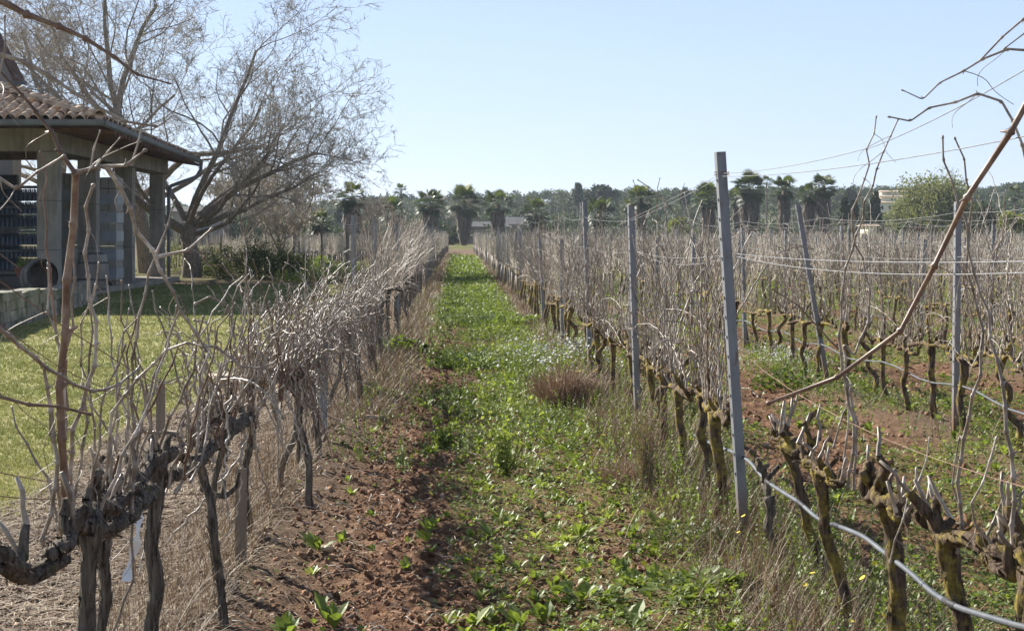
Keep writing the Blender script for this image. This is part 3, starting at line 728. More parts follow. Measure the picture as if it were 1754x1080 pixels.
# fan palms
def fan_leaf(rg, R_=1.0, blades=15):
    V = []; T = []; Q = []
    V += [(-.02, 0, 0), (.02, 0, 0), (.018, R_ * 1.0, 0), (-.018, R_ * 1.0, 0)]; Q.append((0, 1, 2, 3))
    for k in range(blades):
        a = (k / (blades - 1) - .5) * R(215); L = R_ * (.66 - .18 * abs(k / (blades - 1) - .5)); w_ = .050 * R_
        c = np.array([0, R_ * 1.0, 0]); d = np.array([math.sin(a), math.cos(a), 0]); s_ = np.array([math.cos(a), -math.sin(a), 0])
        n0 = len(V); V += [tuple(c), tuple(c + d * L * .55 + s_ * w_), tuple(c + d * L + np.array([0, 0, -.14 * R_])), tuple(c + d * L * .55 - s_ * w_)]
        Q.append((n0, n0 + 1, n0 + 2, n0 + 3))
    return np.array(V), np.array(Q)
FLV, FLQ = fan_leaf(rng)
def fan_palm(px, top, base_py, crown_w, skirt, d, label, seed, nleaf=44, thin=False, squash=1.0):
    rg = np.random.default_rng(seed); X = (px - HX) * d / F
    ztop = EYE + (HY - top) * d / F; cw = crown_w * d / F / 2; H = ztop - cw * .95
    root = empty('fan_palm', (X, d, 0), label, 'palm tree', 'fan palms behind the vineyard')
    tr = .16 if thin else .30
    MB().tubes(np.array([(0, 0, -1.0), (rg.normal(0, .05), 0, H * .5), (0, 0, H)]), np.array([tr * 1.25, tr, tr]), 9).build('trunk', M['palmtrunk'], root)
    nleaf = int(nleaf * 1.45)
    el = R(90) - np.arccos(rg.uniform(-.85, .99, nleaf)); az = rg.uniform(0, 2 * np.pi, nleaf)
    Mx = rotz(az) @ rotx(el)
    m = MB(); scatter(m, FLV, FLQ, None, np.tile([0, 0, H], (nleaf, 1)) + rg.normal(0, .12, (nleaf, 3)), Mx, cw / 1.42 * rg.uniform(.75, 1.12, nleaf), np.clip(.30 + .28 * np.sin(el) + rg.uniform(-.1, .35, nleaf), 0, 1))
    m.build('crown', M['palm'], root, False)
    if skirt > 0:
        sw_ = skirt * d / F / 2 * .74; n = 900; zb = max(0.15, H - (H * .80 if not thin else H * .3)); 
        z = rg.uniform(zb, H - cw * .5, n); t = (z - zb) / (H - zb); rad = sw_ * (.42 + .75 * np.sin(np.clip(t, 0, 1) ** .8 * 2.3) ** 1.0 * .85) * rg.uniform(.72, 1.02, n)
        a = rg.uniform(0, 2 * np.pi, n); pos = np.stack([np.cos(a) * rad, np.sin(a) * rad, z], 1)
        sv = np.array([(-.07, 0, .25), (.07, 0, .25), (.05, 0, -.6), (0, 0, -.85), (-.05, 0, -.6)])
        ms = MB(); scatter(ms, sv, [(0, 1, 2, 4)], [(4, 2, 3)], pos, rotz(a - np.pi / 2) @ rotx(rg.normal(.12, .10, n)), rg.uniform(.8, 1.5, n), rg.uniform(0, 1, n))
        zz = np.linspace(zb, H - cw * .5, 8); t = (zz - zb) / (H - zb); ms.tubes(np.stack([0 * zz, 0 * zz, zz], 1), sw_ * (.36 + .6 * np.sin(t ** .8 * 2.3) * .85) , 10, a=.15)
        ms.build('dead_frond_skirt', M['skirt'], root, False)
    return root
PALMS = [
 (548, 360, 440, 46, 24, 140, 'short dark fan palm left of the tall pair, behind a thin post', 40, False),
 (603, 311, 440, 58, 34, 150, 'leftmost tall fan palm, beside the bare tree twigs', 46, False),
 (687, 314, 430, 28, 0, 300, 'slender distant palm with a thin bare trunk and small round crown', 24, True),
 (673, 341, 440, 50, 22, 190, 'low fan palm below the slender distant palm', 40, False),
 (737, 321, 425, 56, 36, 200, 'fan palm with a broad brown skirt left of the path end', 46, False),
 (795, 318, 418, 62, 32, 225, 'fan palm with a long tapering skirt standing at the path end', 48, False),
 (853, 323, 415, 58, 30, 225, 'fan palm with open tufted crown in front of the flat barn', 36, False),
 (917, 340, 415, 56, 26, 225, 'low fan palm just right of the barn', 44, False),
 (1028, 338, 415, 58, 24, 225, 'low yellowish fan palm behind the second grey post', 44, False),
 (1098, 317, 410, 50, 22, 240, 'fan palm with upright crown between the second and the nearest grey posts', 44, False),
 (1076, 340, 410, 26, 10, 245, 'small yellow tinted palm touching its taller neighbour', 24, False),
 (1213, 315, 410, 54, 28, 235, 'fan palm just left of the nearest grey post', 44, False),
 (1284, 295, 410, 60, 46, 235, 'tallest and widest fan palm, with a dark skirt, right of the nearest grey post', 52, False),
 (1313, 302, 400, 22, 0, 330, 'tiny distant palm peeking out right of the widest fan palm', 22, True),
 (1343, 301, 408, 48, 26, 235, 'middle fan palm of the group right of the nearest grey post', 44, False),
 (1386, 312, 408, 44, 28, 238, 'left palm of the touching pair at the right of the palm row', 40, False),
 (1411, 296, 408, 50, 30, 236, 'right and taller palm of the touching pair at the right of the palm row', 44, False),
 (1262, 322, 410, 34, 16, 250, 'lower fan palm half hidden behind the widest one', 34, False),
 (1738, 316, 405, 34, 0, 330, 'far palm tuft on the wooded slope at the right edge', 26, True)]
for i, (px, top, b_, cw, sk, d, lab, nl, th_) in enumerate(PALMS):
    fan_palm(px, top, b_, cw, sk, d, lab, 200 + i, nl, th_)

# big airy grey green tree, pines, cypresses, bushes (individual)
def tree_px(name, px, top, wpx, d, label, mat, n, leaf, seed, cat='tree', clumps=40, squash=1.0, zb=None, aspect=.5, group='trees beyond the vineyard', hol=None):
    h = EYE + (HY - top) * d / F; wd = wpx * d / F / 2
    zc = h * .42 if zb is None else zb
    rz = (h - zc) / 1.0
    return leafy(name, ((px - HX) * d / F, d, 0 if d < 300 else float(hill_z((px - HX) * d / F, d))), label, cat, (wd, wd, rz if d < 300 else rz), zc, n, leaf, mat, seed, clumps, group=group, aspect=aspect, tr=.1 + wd * .05)
tree_px('feathery_tree', 1598, 282, 160, 215, 'large feathery grey green tree at the right, in front of the villa', 'olive', 13000, .42, 301, clumps=110)
tree_px('feathery_tree', 1628, 262, 84, 222, 'thin topped airy tree rising behind the large feathery tree', 'olive', 4600, .34, 302, clumps=46)
tree_px('bushy_tree', 1735, 350, 66, 205, 'rounded yellow green bushy tree near the right edge', 'yellowgreen', 6000, .36, 303)
tree_px('bushy_tree', 1160, 366, 42, 215, 'small round yellow green bush between the palms', 'yellowgreen', 3200, .34, 304)
tree_px('bushy_tree', 1680, 338, 74, 225, 'dark green bushy tree right of the feathery tree', 'wood_far', 6000, .42, 305)
tree_px('bushy_tree', 1478, 366, 90, 232, 'dark green bushy tree left of the feathery tree, under the villa', 'wood_far', 6500, .42, 306)
tree_px('bushy_tree', 1555, 372, 70, 205, 'mid green bush in front of the feathery tree', 'shrub', 5000, .36, 307)
tree_px('bushy_tree', 773, 398, 36, 236, 'dark low evergreen bush at the very end of the path', 'wood_far', 2600, .4, 308)
def pine(px, top, bot, wpx, d, label, kind):
    X = (px - HX) * d / F; zt = EYE + (HY - top) * d / F; zb = EYE + (HY - bot) * d / F; w_ = wpx * d / F / 2
    root = empty(kind, (X, d, 0), label, 'tree'); rg = np.random.default_rng(px)
    MB().tubes(np.array([(0, 0, -2), (0, 0, zt - .4)]), np.array([.45, .08]), 7).build('trunk', M['treebark'], root)
    m = MB()
    if kind == 'norfolk_pine':
        for k in range(7):
            z = zt - .8 - k * (zt - zb) / 7; r_ = w_ * (.25 + .75 * k / 6); n = 170
            a = rg.integers(0, 6, n) * 1.047 + k * .4 + rg.normal(0, .13, n); q = rg.uniform(.05, 1, n)
            scatter(m, LV * np.array([.6, 1, 1]), LQ, None, np.stack([np.cos(a) * r_ * q, np.sin(a) * r_ * q, z + q * q * r_ * .3 + rg.normal(0, .12, n)], 1), rand_rot(n, rg), np.full(n, .75), rg.uniform(0, .5, n))
    else:
        p, t = crown_points(4200, rg, 40, (w_, w_, (zt - zb) * .62)); p[:, 2] += zb + (zt - zb) * .35
        scatter(m, LV, LQ, None, p, rand_rot(len(p), rg), np.full(len(p), .75), t * .6)
    m.build('crown', M['wood_far'], root, False)
pine(990, 312, 350, 30, 420, 'dark layered conifer with a pointed tip on the skyline', 'norfolk_pine')
pine(1033, 313, 345, 54, 430, 'broad flat topped umbrella pine on the skyline', 'umbrella_pine')
pine(1173, 321, 350, 16, 440, 'small upright pine on the skyline left of the nearest grey post', 'upright_pine')
pine(1456, 318, 345, 18, 450, 'small dark pine on the skyline right of the palms', 'upright_pine')
pine(582, 352, 385, 10, 330, 'narrow dark conifer far off between the two leftmost palms', 'upright_pine')
def cypress(px, top, d, label):
    X = (px - HX) * d / F; h = EYE + (HY - top) * d / F + 1; root = empty('cypress', (X, d, 0), label, 'tree', 'cypresses beside the villa'); rg = np.random.default_rng(px)
    n = 1100; t = rg.uniform(0, 1, n); r_ = .8 * np.sin(np.clip(t * .9 + .1, 0, 1) * np.pi) ** .6 * rg.uniform(.5, 1, n); a = rg.uniform(0, 6.28, n)
    m = MB(); scatter(m, LV, LQ, None, np.stack([np.cos(a) * r_, np.sin(a) * r_, .5 + t * (h - .8)], 1), rand_rot(n, rg), np.full(n, .5), rg.uniform(0, .35, n)); m.build('crown', M['wood_far'], root, False)
    MB().tubes(np.array([(0, 0, -1.), (0, 0, h * .8)]), np.array([.15, .04]), 6).build('trunk', M['treebark'], root)
for k, (px, top, lab) in enumerate(((1447, 346, 'cypress left of the villa, the leftmost of the slim four'), (1462, 352, 'second slim cypress from the left beside the villa'), (1493, 352, 'third slim cypress from the left beside the villa'), (1500, 336, 'tallest slim cypress, touching the villa on its left'))):
    cypress(px, top, 262 + k * 3, lab)

# dense scrub belt behind the vineyard and the wood on the hills
rg = np.random.default_rng(5)
def woodland(name, n_trees, ylo, yhi, pxlo, pxhi, hlo, hhi, leaves, leaf, label, zfun, seed, mat='wood_far', squat=.6):
    rg = np.random.default_rng(seed); m = MB()
    Y = rg.uniform(ylo, yhi, n_trees); px = rg.uniform(pxlo, pxhi, n_trees); X = (px - HX) * Y / F
    keep = (vnoise(X * .05, Y * .05, s=seed) > .12) & ~((px > 1496) & (px < 1596) & (Y < 385)); X, Y = X[keep], Y[keep]; k = len(X)
    H = rg.uniform(hlo, hhi, k) * (0.6 + .8 * vnoise(X * .03, Y * .03, s=seed + 1)); W_ = H * rg.uniform(squat * .8, squat * 1.3, k); Z = zfun(X, Y)
    nl = leaves; c = rg.normal(size=(k, 7, 3)); c /= np.linalg.norm(c, axis=2, keepdims=True); c *= .55; c[:, :, 2] = np.abs(c[:, :, 2])
    ci = rg.integers(0, 7, (k, nl)); o = rg.normal(size=(k, nl, 3)); o /= np.linalg.norm(o, axis=2, keepdims=True); o *= rg.uniform(.2, .48, (k, nl, 1))
    p = c[np.arange(k)[:, None], ci] + o
    pos = np.stack([X[:, None] + p[..., 0] * W_[:, None], Y[:, None] + p[..., 1] * W_[:, None], Z[:, None] + H[:, None] * (.35 + p[..., 2] * .6)], -1).reshape(-1, 3)
    tint = (rg.uniform(0, .75, k)[:, None] + rg.uniform(-.12, .25, (k, nl))).reshape(-1)
    scatter(m, LV, LQ, None, pos, rand_rot(len(pos), rg), np.repeat(W_, nl) * leaf * rg.uniform(.7, 1.3, len(pos)), np.clip(tint, 0, 1))
    tag(m.build(name, M[mat], None, False), label, None, None, 'stuff')
woodland('hill_woodland', 2600, 330, 690, -60, 1850, 2.6, 5.2, 150, .20, 'evergreen wood covering the low hills', hill_z, 88)
woodland('scrub_belt', 420, 245, 310, -100, 1900, 1.9, 4.0, 260, .16, 'dark scrub and small trees behind the palms', lambda X, Y: 0 * X, 89, squat=.75)

# villa
def wbox(parent, name, x0, x1, y0, y1, z0, z1, mat): return MB().box(x0, x1, y0, y1, z0, z1).build(name, M[mat], parent, False)
vd = 380.0
def vx(px): return (px - HX) * vd / F
def vz(py): return EYE + (HY - py) * vd / F
vl = empty('villa', (vx(1545), vd, vz(362)), 'cream villa with clay tile roofs on the wooded hill at the right', 'villa')
ox, oz = vx(1545), vz(362)
def vb(name, p0, p1, q0, q1, y0, y1, mat): return wbox(vl, name, vx(p0) - ox, vx(p1) - ox, y0, y1, vz(q1) - oz, vz(q0) - oz, mat)
vb('wall', 1505, 1534, 347, 364, 0, 8, 'villa'); vb('wall', 1534.2, 1570, 345, 364, -1.5, 8, 'villa'); vb('wall', 1516, 1560, 336, 346.8, 4, 12, 'villa'); vb('wall', 1526, 1585, 327, 344, 8.2, 16, 'villa'); vb('wall', 1615, 1652, 331, 350, 6, 14, 'villa')
def vroof(p0, p1, q0, q1, y0, y1):
    a, b = vx(p0) - ox, vx(p1) - ox; z0, z1 = vz(q1) - oz, vz(q0) - oz
    m = MB().quad((a, y0, z0), (b, y0, z0), (b - 1, (y0 + y1) / 2, z1), (a + 1, (y0 + y1) / 2, z1)).quad((b, y1, z0), (a, y1, z0), (a + 1, (y0 + y1) / 2, z1), (b - 1, (y0 + y1) / 2, z1))
    m.add([(a, y0, z0), (a, y1, z0), (a + 1, (y0 + y1) / 2, z1)], None, [(0, 1, 2)]).add([(b, y0, z0), (b, y1, z0), (b - 1, (y0 + y1) / 2, z1)], None, [(0, 1, 2)])
    m.build('roof', M['villa_roof'], vl, False)
vroof(1503, 1536, 343.5, 346.9, -.6, 8.6); vroof(1514, 1562, 332.5, 335.9, 3.4, 12.6); vroof(1524, 1587, 323.5, 326.9, 7.6, 16.6); vroof(1613, 1655, 327, 330.9, 5.4, 14.6)
for p0, q0 in ((1510, 352), (1523, 352), (1540, 351), (1552, 351), (1562, 351)):
    MB().box(vx(p0) - ox, vx(p0 + 3) - ox, -1.56 if p0 > 1534 else -.06, .3 - (1.5 if p0 > 1534 else 0), vz(q0 + 7) - oz, vz(q0) - oz).build('window', M['window'], vl, False)
# low white building just above the vines
def plain_house(name, px0, px1, top, roof_top, base, d, dep, wall, roof, label, cat='house', door=None):
    x0 = (px0 - HX) * d / F; x1 = (px1 - HX) * d / F; zt = EYE + (HY - top) * d / F; zr = EYE + (HY - roof_top) * d / F
    r = empty(name, ((x0 + x1) / 2, d, 0), label, cat); hw = (x1 - x0) / 2
    MB().box(-hw, hw, 0, dep, -.5, zt).build('wall', M[wall], r, False)
    m = MB(); a = hw + .5; V = [(-a, -.5, zt + .003), (a, -.5, zt + .003), (a, dep + .5, zt + .003), (-a, dep + .5, zt + .003), (-a * .98, dep / 2, zr), (a * .98, dep / 2, zr)]
    m.add(V, [(0, 1, 5, 4), (2, 3, 4, 5), (0, 3, 2, 1)], [(0, 4, 3), (1, 2, 5)]); m.build('roof', M[roof], r, False)
    for k in range(door or 0):
        xx = -hw + (k + .6) * 2 * hw / (door + .2); MB().box(xx - .6, xx + .6, -.04, .1, .0, zt * .6).build('door', M['window'], r, False)
    return r
plain_house('barn', 800, 868, 388, 379, 415, 262, 11, 'barn_wall', 'barn_roof', 'long low brown barn with grey sheet roof behind the path end palms', 'barn', 2)
plain_house('barn', 866, 902, 384, 371, 415, 285, 12, 'barn_wall', 'barn_roof', 'grey gabled barn wing behind the open crowned palm', 'barn', 1)
plain_house('field_hut', 1487, 1502, 387, 384, 405, 200, 4, 'villa', 'villa_roof', 'small cream hut just above the vines below the villa', 'hut')
plain_house('farmhouse', 296, 372, 362, 352, 420, 240, 12, 'barn_wall', 'barn_roof', 'distant grey farmhouse seen through the limbs of the large bare tree', 'house', 2)
# ------------------------------------------------------------------ vines
def resample(pts, step):
    pts = np.asarray(pts, float); s = np.concatenate([[0], np.cumsum(np.linalg.norm(np.diff(pts, axis=0), axis=1))])
    n = max(3, int(s[-1] / step) + 1); t = np.linspace(0, s[-1], n)
    return np.stack([np.interp(t, s, pts[:, k]) for k in range(3)], 1)
def knobby(Pp, Rr, eps=.008, fat=1.75):
    """each inner point becomes a swollen node"""
    m, n, _ = Pp.shape; T = np.gradient(Pp, axis=1); T /= np.linalg.norm(T, axis=2, keepdims=True) + 1e-9
    A = np.stack([Pp - T * eps, Pp, Pp + T * eps], 2).reshape(m, n * 3, 3)
    f = np.array([1.0, fat, 1.06]); B = (Rr[:, :, None] * f).reshape(m, n * 3)
    return A, B
def grow_canes(rg, start, dirs, length, seg=.085, zig=.16, grav=.0, grav2=.05, lift=0.0):
    m = len(start); n = int(max(3, round(float(np.max(length)) / seg))); Pp = np.zeros((m, n + 1, 3)); Pp[:, 0] = start
    d = dirs / np.linalg.norm(dirs, axis=1, keepdims=True); drift = rg.normal(0, .016, (m, 3))
    side = rg.normal(size=(m, 3)); st = length / n
    for i in range(n):
        z = d + side * zig * (1 if i % 2 else -1) * rg.uniform(.4, 1.3, (m, 1)) * .55
        z /= np.linalg.norm(z, axis=1, keepdims=True)
        Pp[:, i + 1] = Pp[:, i] + z * st[:, None]
        d = d + drift + rg.normal(0, .075, (m, 3)); d[:, 2] += lift - grav - grav2 * (i / n) * 2
        low = Pp[:, i + 1, 2] < .12; d[:, 2] += low * .5
        d /= np.linalg.norm(d, axis=1, keepdims=True)
    return Pp
def gnarled(mb, pts, rad, sides, amp, seed, fr=1.0, a=0.0, caps=True):
    pts = np.asarray(pts, float); n = len(pts); s = np.concatenate([[0], np.cumsum(np.linalg.norm(np.diff(pts, axis=0), axis=1))])
    ang = np.arange(sides) * 2 * np.pi / sides
    S, A_ = np.meshgrid(s, ang, indexing='ij')
    rad = np.asarray(rad) * .68
    nz = fbm(np.cos(A_) * 2.6 * fr + 7, np.sin(A_) * 2.6 * fr + 3, S * 5, s=seed, o=3) - .5
    nz2 = vnoise(np.cos(A_) * 1.2 + S * 14, np.sin(A_) * 1.2 + 5, S * 16, s=seed + 9) - .5
    nz3 = np.abs(vnoise(np.cos(A_) * 4.5 + 3, np.sin(A_) * 4.5 + 9, S * 9, s=seed + 4) - .5)
    mb.tubes(pts[None], (rad[:, None] * (1 + amp * 2.2 * nz + amp * 1.4 * nz2 + (.55 * (.25 - nz3) if sides > 9 else 0)))[None], sides, a, caps)
    if sides >= 16 and len(pts) > 12:     # loose strips of shredding bark
        rf = np.random.default_rng(seed + 3); nf = int(len(pts) * 2.6); i = rf.integers(1, n - 1, nf); T = pts[np.minimum(i + 1, n - 1)] - pts[i - 1]; T /= np.linalg.norm(T, axis=1, keepdims=True)
        o = rf.normal(size=(nf, 3)); o -= T * (o * T).sum(1, keepdims=True); o /= np.linalg.norm(o, axis=1, keepdims=True); sd = np.cross(T, o)
        Mx = np.stack([sd, o, T + o * rf.normal(.05, .12, (nf, 1))], 2)
        V = np.array([(-1, 0, -.5), (1, 0, -.5), (1.2, .06, 0), (-1.2, .06, 0), (.5, .22, .5), (-.5, .22, .5)])
        scatter(mb, V, [(0, 1, 2, 3), (3, 2, 4, 5)], None, pts[i] + o * (rad[i] * rf.uniform(.98, 1.12, nf))[:, None], Mx, np.stack([rf.uniform(.0015, .005, nf), rf.uniform(.02, .06, nf), rf.uniform(.02, .08, nf)], 1))

LODS = {0: dict(ts=22, step=.022, cs=7), 1: dict(ts=10, step=.06, cs=5), 2: dict(ts=6, step=.14, cs=3), 3: dict(ts=4, step=.35, cs=3)}
def trunk_parts(rg, h, r, lean, lod, arm=(.38, .38), seed=0, headz=None, spurs=7):
    """returns trunk builder, spur list, arm points for canes to start from"""
    L = LODS[lod]; mb = MB(); n = 7
    t = np.linspace(0, 1, n); base = np.stack([lean[0] * (t - 1), lean[1] * (t - 1), -.08 + (h + .08) * t], 1)
    base[1:-1, :2] += rg.normal(0, .014 if lod == 0 else .026, (n - 2, 2)); pts = resample(base, L['step']); k = len(pts); tt = np.linspace(0, 1, k)
    rad = r * (1.12 - .22 * tt + .5 * np.exp(-((tt - 1) / .10) ** 2) + .35 * np.exp(-(tt / .08) ** 2))
    gnarled(mb, pts, rad, L['ts'], .28, seed)
    P0 = pts[-1]; armp = [P0 + np.array([0, 0, .01])]; 
    for sgn, ln in zip((-1, 1), arm):
        if ln <= 0: continue
        q = 6; u = np.linspace(0, 1, q); ap = P0 + np.stack([rg.normal(0, .014, q), sgn * ln * u, .015 * np.sin(u * 5) + rg.normal(0, .014, q)], 1); ap[0] = P0 - np.array([0, 0, .02])
        ap = resample(ap, L['step']); v = np.linspace(0, 1, len(ap))
        gnarled(mb, ap, r * (1.0 - .32 * v), max(4, L['ts'] - 4), .38, seed + int(5 + sgn), 1.2)
        for s_ in (.25, .55, .85, 1.0): armp.append(ap[int(s_ * (len(ap) - 1))])
    armp = np.array(armp)
    sp = []
    if lod <= 1:
        for j in range(10 if lod == 0 else 9):
            a0 = armp[rg.integers(0, len(armp))]; d = rg.normal(0, .5, 3); d[2] = abs(d[2]) + .5; d /= np.linalg.norm(d); ll = rg.uniform(.04, .10)
            kp = resample(np.array([a0, a0 + d * ll * .5 + rg.normal(0, .006, 3), a0 + d * ll]), L['step']); 
            gnarled(mb, kp, np.linspace(r * .62, r * .46, len(kp)), max(5, L['ts'] - 8), .42, seed + 20 + j, 1.4)
            armp = np.vstack([armp, kp[-1]])
        for j in range(spurs):
            a0 = armp[rg.integers(0, len(armp))]; d = rg.normal(0, .38, 3); d[2] = abs(d[2]) + .7; d /= np.linalg.norm(d); ll = rg.uniform(.07, .15)
            sp.append((np.array([a0, a0 + d * ll * .35, a0 + d * ll * .6 + rg.normal(0, .006, 3), a0 + d * ll]), np.array([.0085, .0058, .0066, .0048]) * rg.uniform(.6, 1.15)))
    return mb, sp, armp
def style_canes(rg, armp, style, n, reach=1.0):
    a0 = armp[rg.integers(0, len(armp), n)] + rg.normal(0, .01, (n, 3))
    if style == 'upright':
        d = np.stack([rg.normal(0, .055, n), rg.normal(0, .14, n), np.ones(n)], 1); L_ = rg.uniform(.3, 1.15, n) * reach
        out = [grow_canes(rg, a0, d, L_, grav2=-.01, zig=.30, lift=.02)]
        k = max(1, n // 4); i = rg.integers(0, n, k); d = np.stack([rg.normal(0, .30, k), rg.normal(0, .6, k), rg.uniform(.2, .9, k)], 1)
        out.append(grow_canes(rg, a0[i], d, rg.uniform(.5, 1.0, k), grav2=.13))
        k = max(1, n // 6); i = rg.integers(0, n, k); out.append(grow_canes(rg, a0[i], np.stack([rg.normal(0, .08, k), rg.normal(0, .2, k), np.ones(k)], 1), rg.uniform(1.0, 1.35, k), grav2=.085, zig=.2)); return out
    if style == 'spur':
        d = np.stack([rg.normal(0, .18, n), rg.normal(0, .25, n), np.ones(n)], 1); return [grow_canes(rg, a0, d, rg.uniform(.2, .8, n), grav2=.01)]
    if style == 'tangle':
        d = np.stack([rg.normal(.0, .17, n), rg.normal(0, .6, n), rg.uniform(-.1, 1.4, n)], 1)
        k = n // 2; h_ = n // 2; s_ = a0[rg.integers(0, n, h_)] + np.stack([rg.normal(.06, .10, h_), rg.normal(0, .1, h_), rg.uniform(-.05, .40, h_)], 1)
        hang = grow_canes(rg, s_, np.stack([rg.normal(.02, .15, h_), rg.normal(0, .22, h_), -np.ones(h_)], 1), rg.uniform(.2, .75, h_), zig=.6, grav2=.02, seg=.05)
        return [hang, grow_canes(rg, a0[:k], d[:k], rg.uniform(.2, .6, k), zig=.5, grav=.01, grav2=.12, seg=.05), grow_canes(rg, a0[k:], d[k:], rg.uniform(.4, .95, n - k), zig=.42, grav=.0, grav2=.085, seg=.06)]
def cane_r(Pp, r0, rg):
    m, n = Pp.shape[:2]; return (r0 * rg.uniform(.75, 1.2, (m, 1))) * np.linspace(1, .5, n)[None]

def vine_proto(seed, style, ncanes, lod, moss, parts, h=.74, r=.037, reach=1.0, rc=.0046, lean=None, arm=(.42, .42), spurs=9):
    rg = np.random.default_rng(seed); bark = M['bark_moss' if moss else 'bark_grey']
    lean = rg.normal(0, .07, 2) if lean is None else lean
    mb, sp, armp = trunk_parts(rg, h + rg.normal(0, .03), r * rg.uniform(.8, 1.15), lean, lod, arm, seed, spurs=spurs)
    groups = style_canes(rg, armp, style, ncanes, reach); cs = LODS[lod]['cs']
    if parts == 0:
        for G in groups:
            if lod == 3: G = G[:, ::3]
            mb.tubes(G, cane_r(G, rc, rg), cs, a=1.0, caps=False)
        o = mb.build('grapevine', M['far_vine_moss' if moss else 'far_vine'], None); return o
    root = empty('grapevine', (0, 0, 0)); mb.build('trunk', bark, root)
    if parts == 1:
        cm = MB()
        for G in groups: cm.tubes(G, cane_r(G, rc, rg), cs, caps=False)
        tag(cm.build('canes', M['cane'], root), kind='stuff'); return root
    for pts, rad in sp:
        MB().tubes(pts, rad, cs + 1).build('spur', M['cane'], root)
    for G in groups:
        Rr = cane_r(G, rc, rg); 
        A_, B_ = knobby(G, Rr)
        for i in range(len(G)):
            MB().tubes(A_[i], B_[i], cs).build('cane', M['cane_red' if rg.random() < .12 else 'cane'], root)
    return root
def farvine(name, b1, b2, moss, c1, c2):
    m, n, b = newmat(name); x = noise_node(n, 14, 4); 
    r = ramp(n, x.outputs[0], [(.35, b1), (.55, b2), (.62, moss)]); c = ramp(n, x.outputs[0], [(.35, c1), (.65, c2)])
    n.links.new(mix(n, attr(n, 'tint'), r.outputs[0], c.outputs[0]), b.inputs['Base Color']); b.inputs['Roughness'].default_value = .7; return m
M['far_vine'] = farvine('far vine', (.10, .08, .065), (.22, .18, .15), (.24, .20, .12), (.27, .225, .17), (.54, .49, .41))
M['far_vine_moss'] = farvine('far mossy vine', (.10, .075, .05), (.20, .15, .10), (.33, .25, .06), (.27, .225, .17), (.54, .49, .41))

ORD = ['first', 'second', 'third', 'fourth', 'fifth', 'sixth', 'seventh', 'eighth', 'ninth', 'tenth', 'eleventh', 'twelfth', 'thirteenth', 'fourteenth', 'fifteenth', 'sixteenth', 'seventeenth', 'eighteenth', 'nineteenth', 'twentieth']
def gz(x, y): return float(gheight(np.array([x]), np.array([y]))[0])
def place(root, x, y, rz=0.0, s=1.0):
    root.location = (x, y, gz(x, y) - .005); root.rotation_euler = (0, 0, rz); root.scale = (s, s, s)

# ---- near vines with canes traced at their own distance
CANE_N = [0]
def traced(root, px_pts, d, r0, r1=None, mat='cane', wob=.010, buds=True, step=.062, seed=None, name='cane', zig=.0028):
    """a cane whose course is followed in the photograph, at its own true distance"""
    CANE_N[0] += 1; rg = np.random.default_rng(900 + CANE_N[0])
    d = np.full(len(px_pts), d) if np.isscalar(d) else np.interp(np.linspace(0, 1, len(px_pts)), np.linspace(0, 1, len(d)), d)
    p = np.array([P(x, y, dd) for (x, y), dd in zip(px_pts, d)])
    q = resample(p, step); n = len(q)
    ph = rg.uniform(0, 6); q[:, 1] += wob * (np.sin(np.arange(n) * .6 + ph) - math.sin(ph))
    q[1:-1, 0] += zig * np.where(np.arange(n - 2) % 2, 1, -1); 
    # nodes every step, a little bent
    r1 = r0 * .5 if r1 is None else r1
    if mat == 'cane': r0, r1 = r0 * .72, r1 * .78
    else: r0, r1 = r0 * .74, r1 * .8
    rad = np.linspace(r0, r1, n); A_, B_ = knobby(q[None], rad[None], eps=max(.006, r0 * .9), fat=1.7 if r0 < .009 else 1.35)
    m = MB().tubes(A_, B_, 9)
    if buds:
        for i in range(1, n - 1):
            if rg.random() < .75:
                sd = rg.normal(0, 1, 3); t = q[i + 1] - q[i - 1]; t /= np.linalg.norm(t); sd -= t * sd.dot(t); sd /= np.linalg.norm(sd); l = rg.uniform(1.6, 3.2) * rad[i] + .004
                m.tubes(np.array([q[i], q[i] + (sd + t * .5) * l]), np.array([rad[i] * .7, rad[i] * .28]), 6)
            if rg.random() < .28:   # dried tendril
                nn_ = 12; u = np.linspace(0, 1, nn_); l = rg.uniform(.06, .16); sd = rg.normal(0, 1, 3); sd[2] = -.4; sd /= np.linalg.norm(sd)
                c = q[i] + sd * l * u[:, None] + np.stack([.014 * np.sin(u * 7) * u, .014 * np.cos(u * 7) * u, -.06 * u * u], 1)
                m.tubes(c, np.linspace(.0014, .0008, nn_), 4)
    off = np.array(root.location)
    o = m.build(name, M[mat]); 
    o.data.transform(__import__('mathutils').Matrix.Translation(tuple(-off))); o.parent = root
    return o
def near_vine(x, d, h, r, lean, arm, moss, seed, label, spurs=3, arms_extra=None, group='grapevines in the row left of the path'):
    rg = np.random.default_rng(seed); root = empty('grapevine', (x, d, gz(x, d)), label, 'grapevine', group)
    mb, sp, armp = trunk_parts(rg, h, r, lean, 0, arm, seed, spurs=spurs); mb.build('trunk', M['bark_moss' if moss else 'bark_grey'], root)
    for pts, rad in sp: MB().tubes(pts, rad, 8).build('spur', M['cane'], root)
    return root, armp
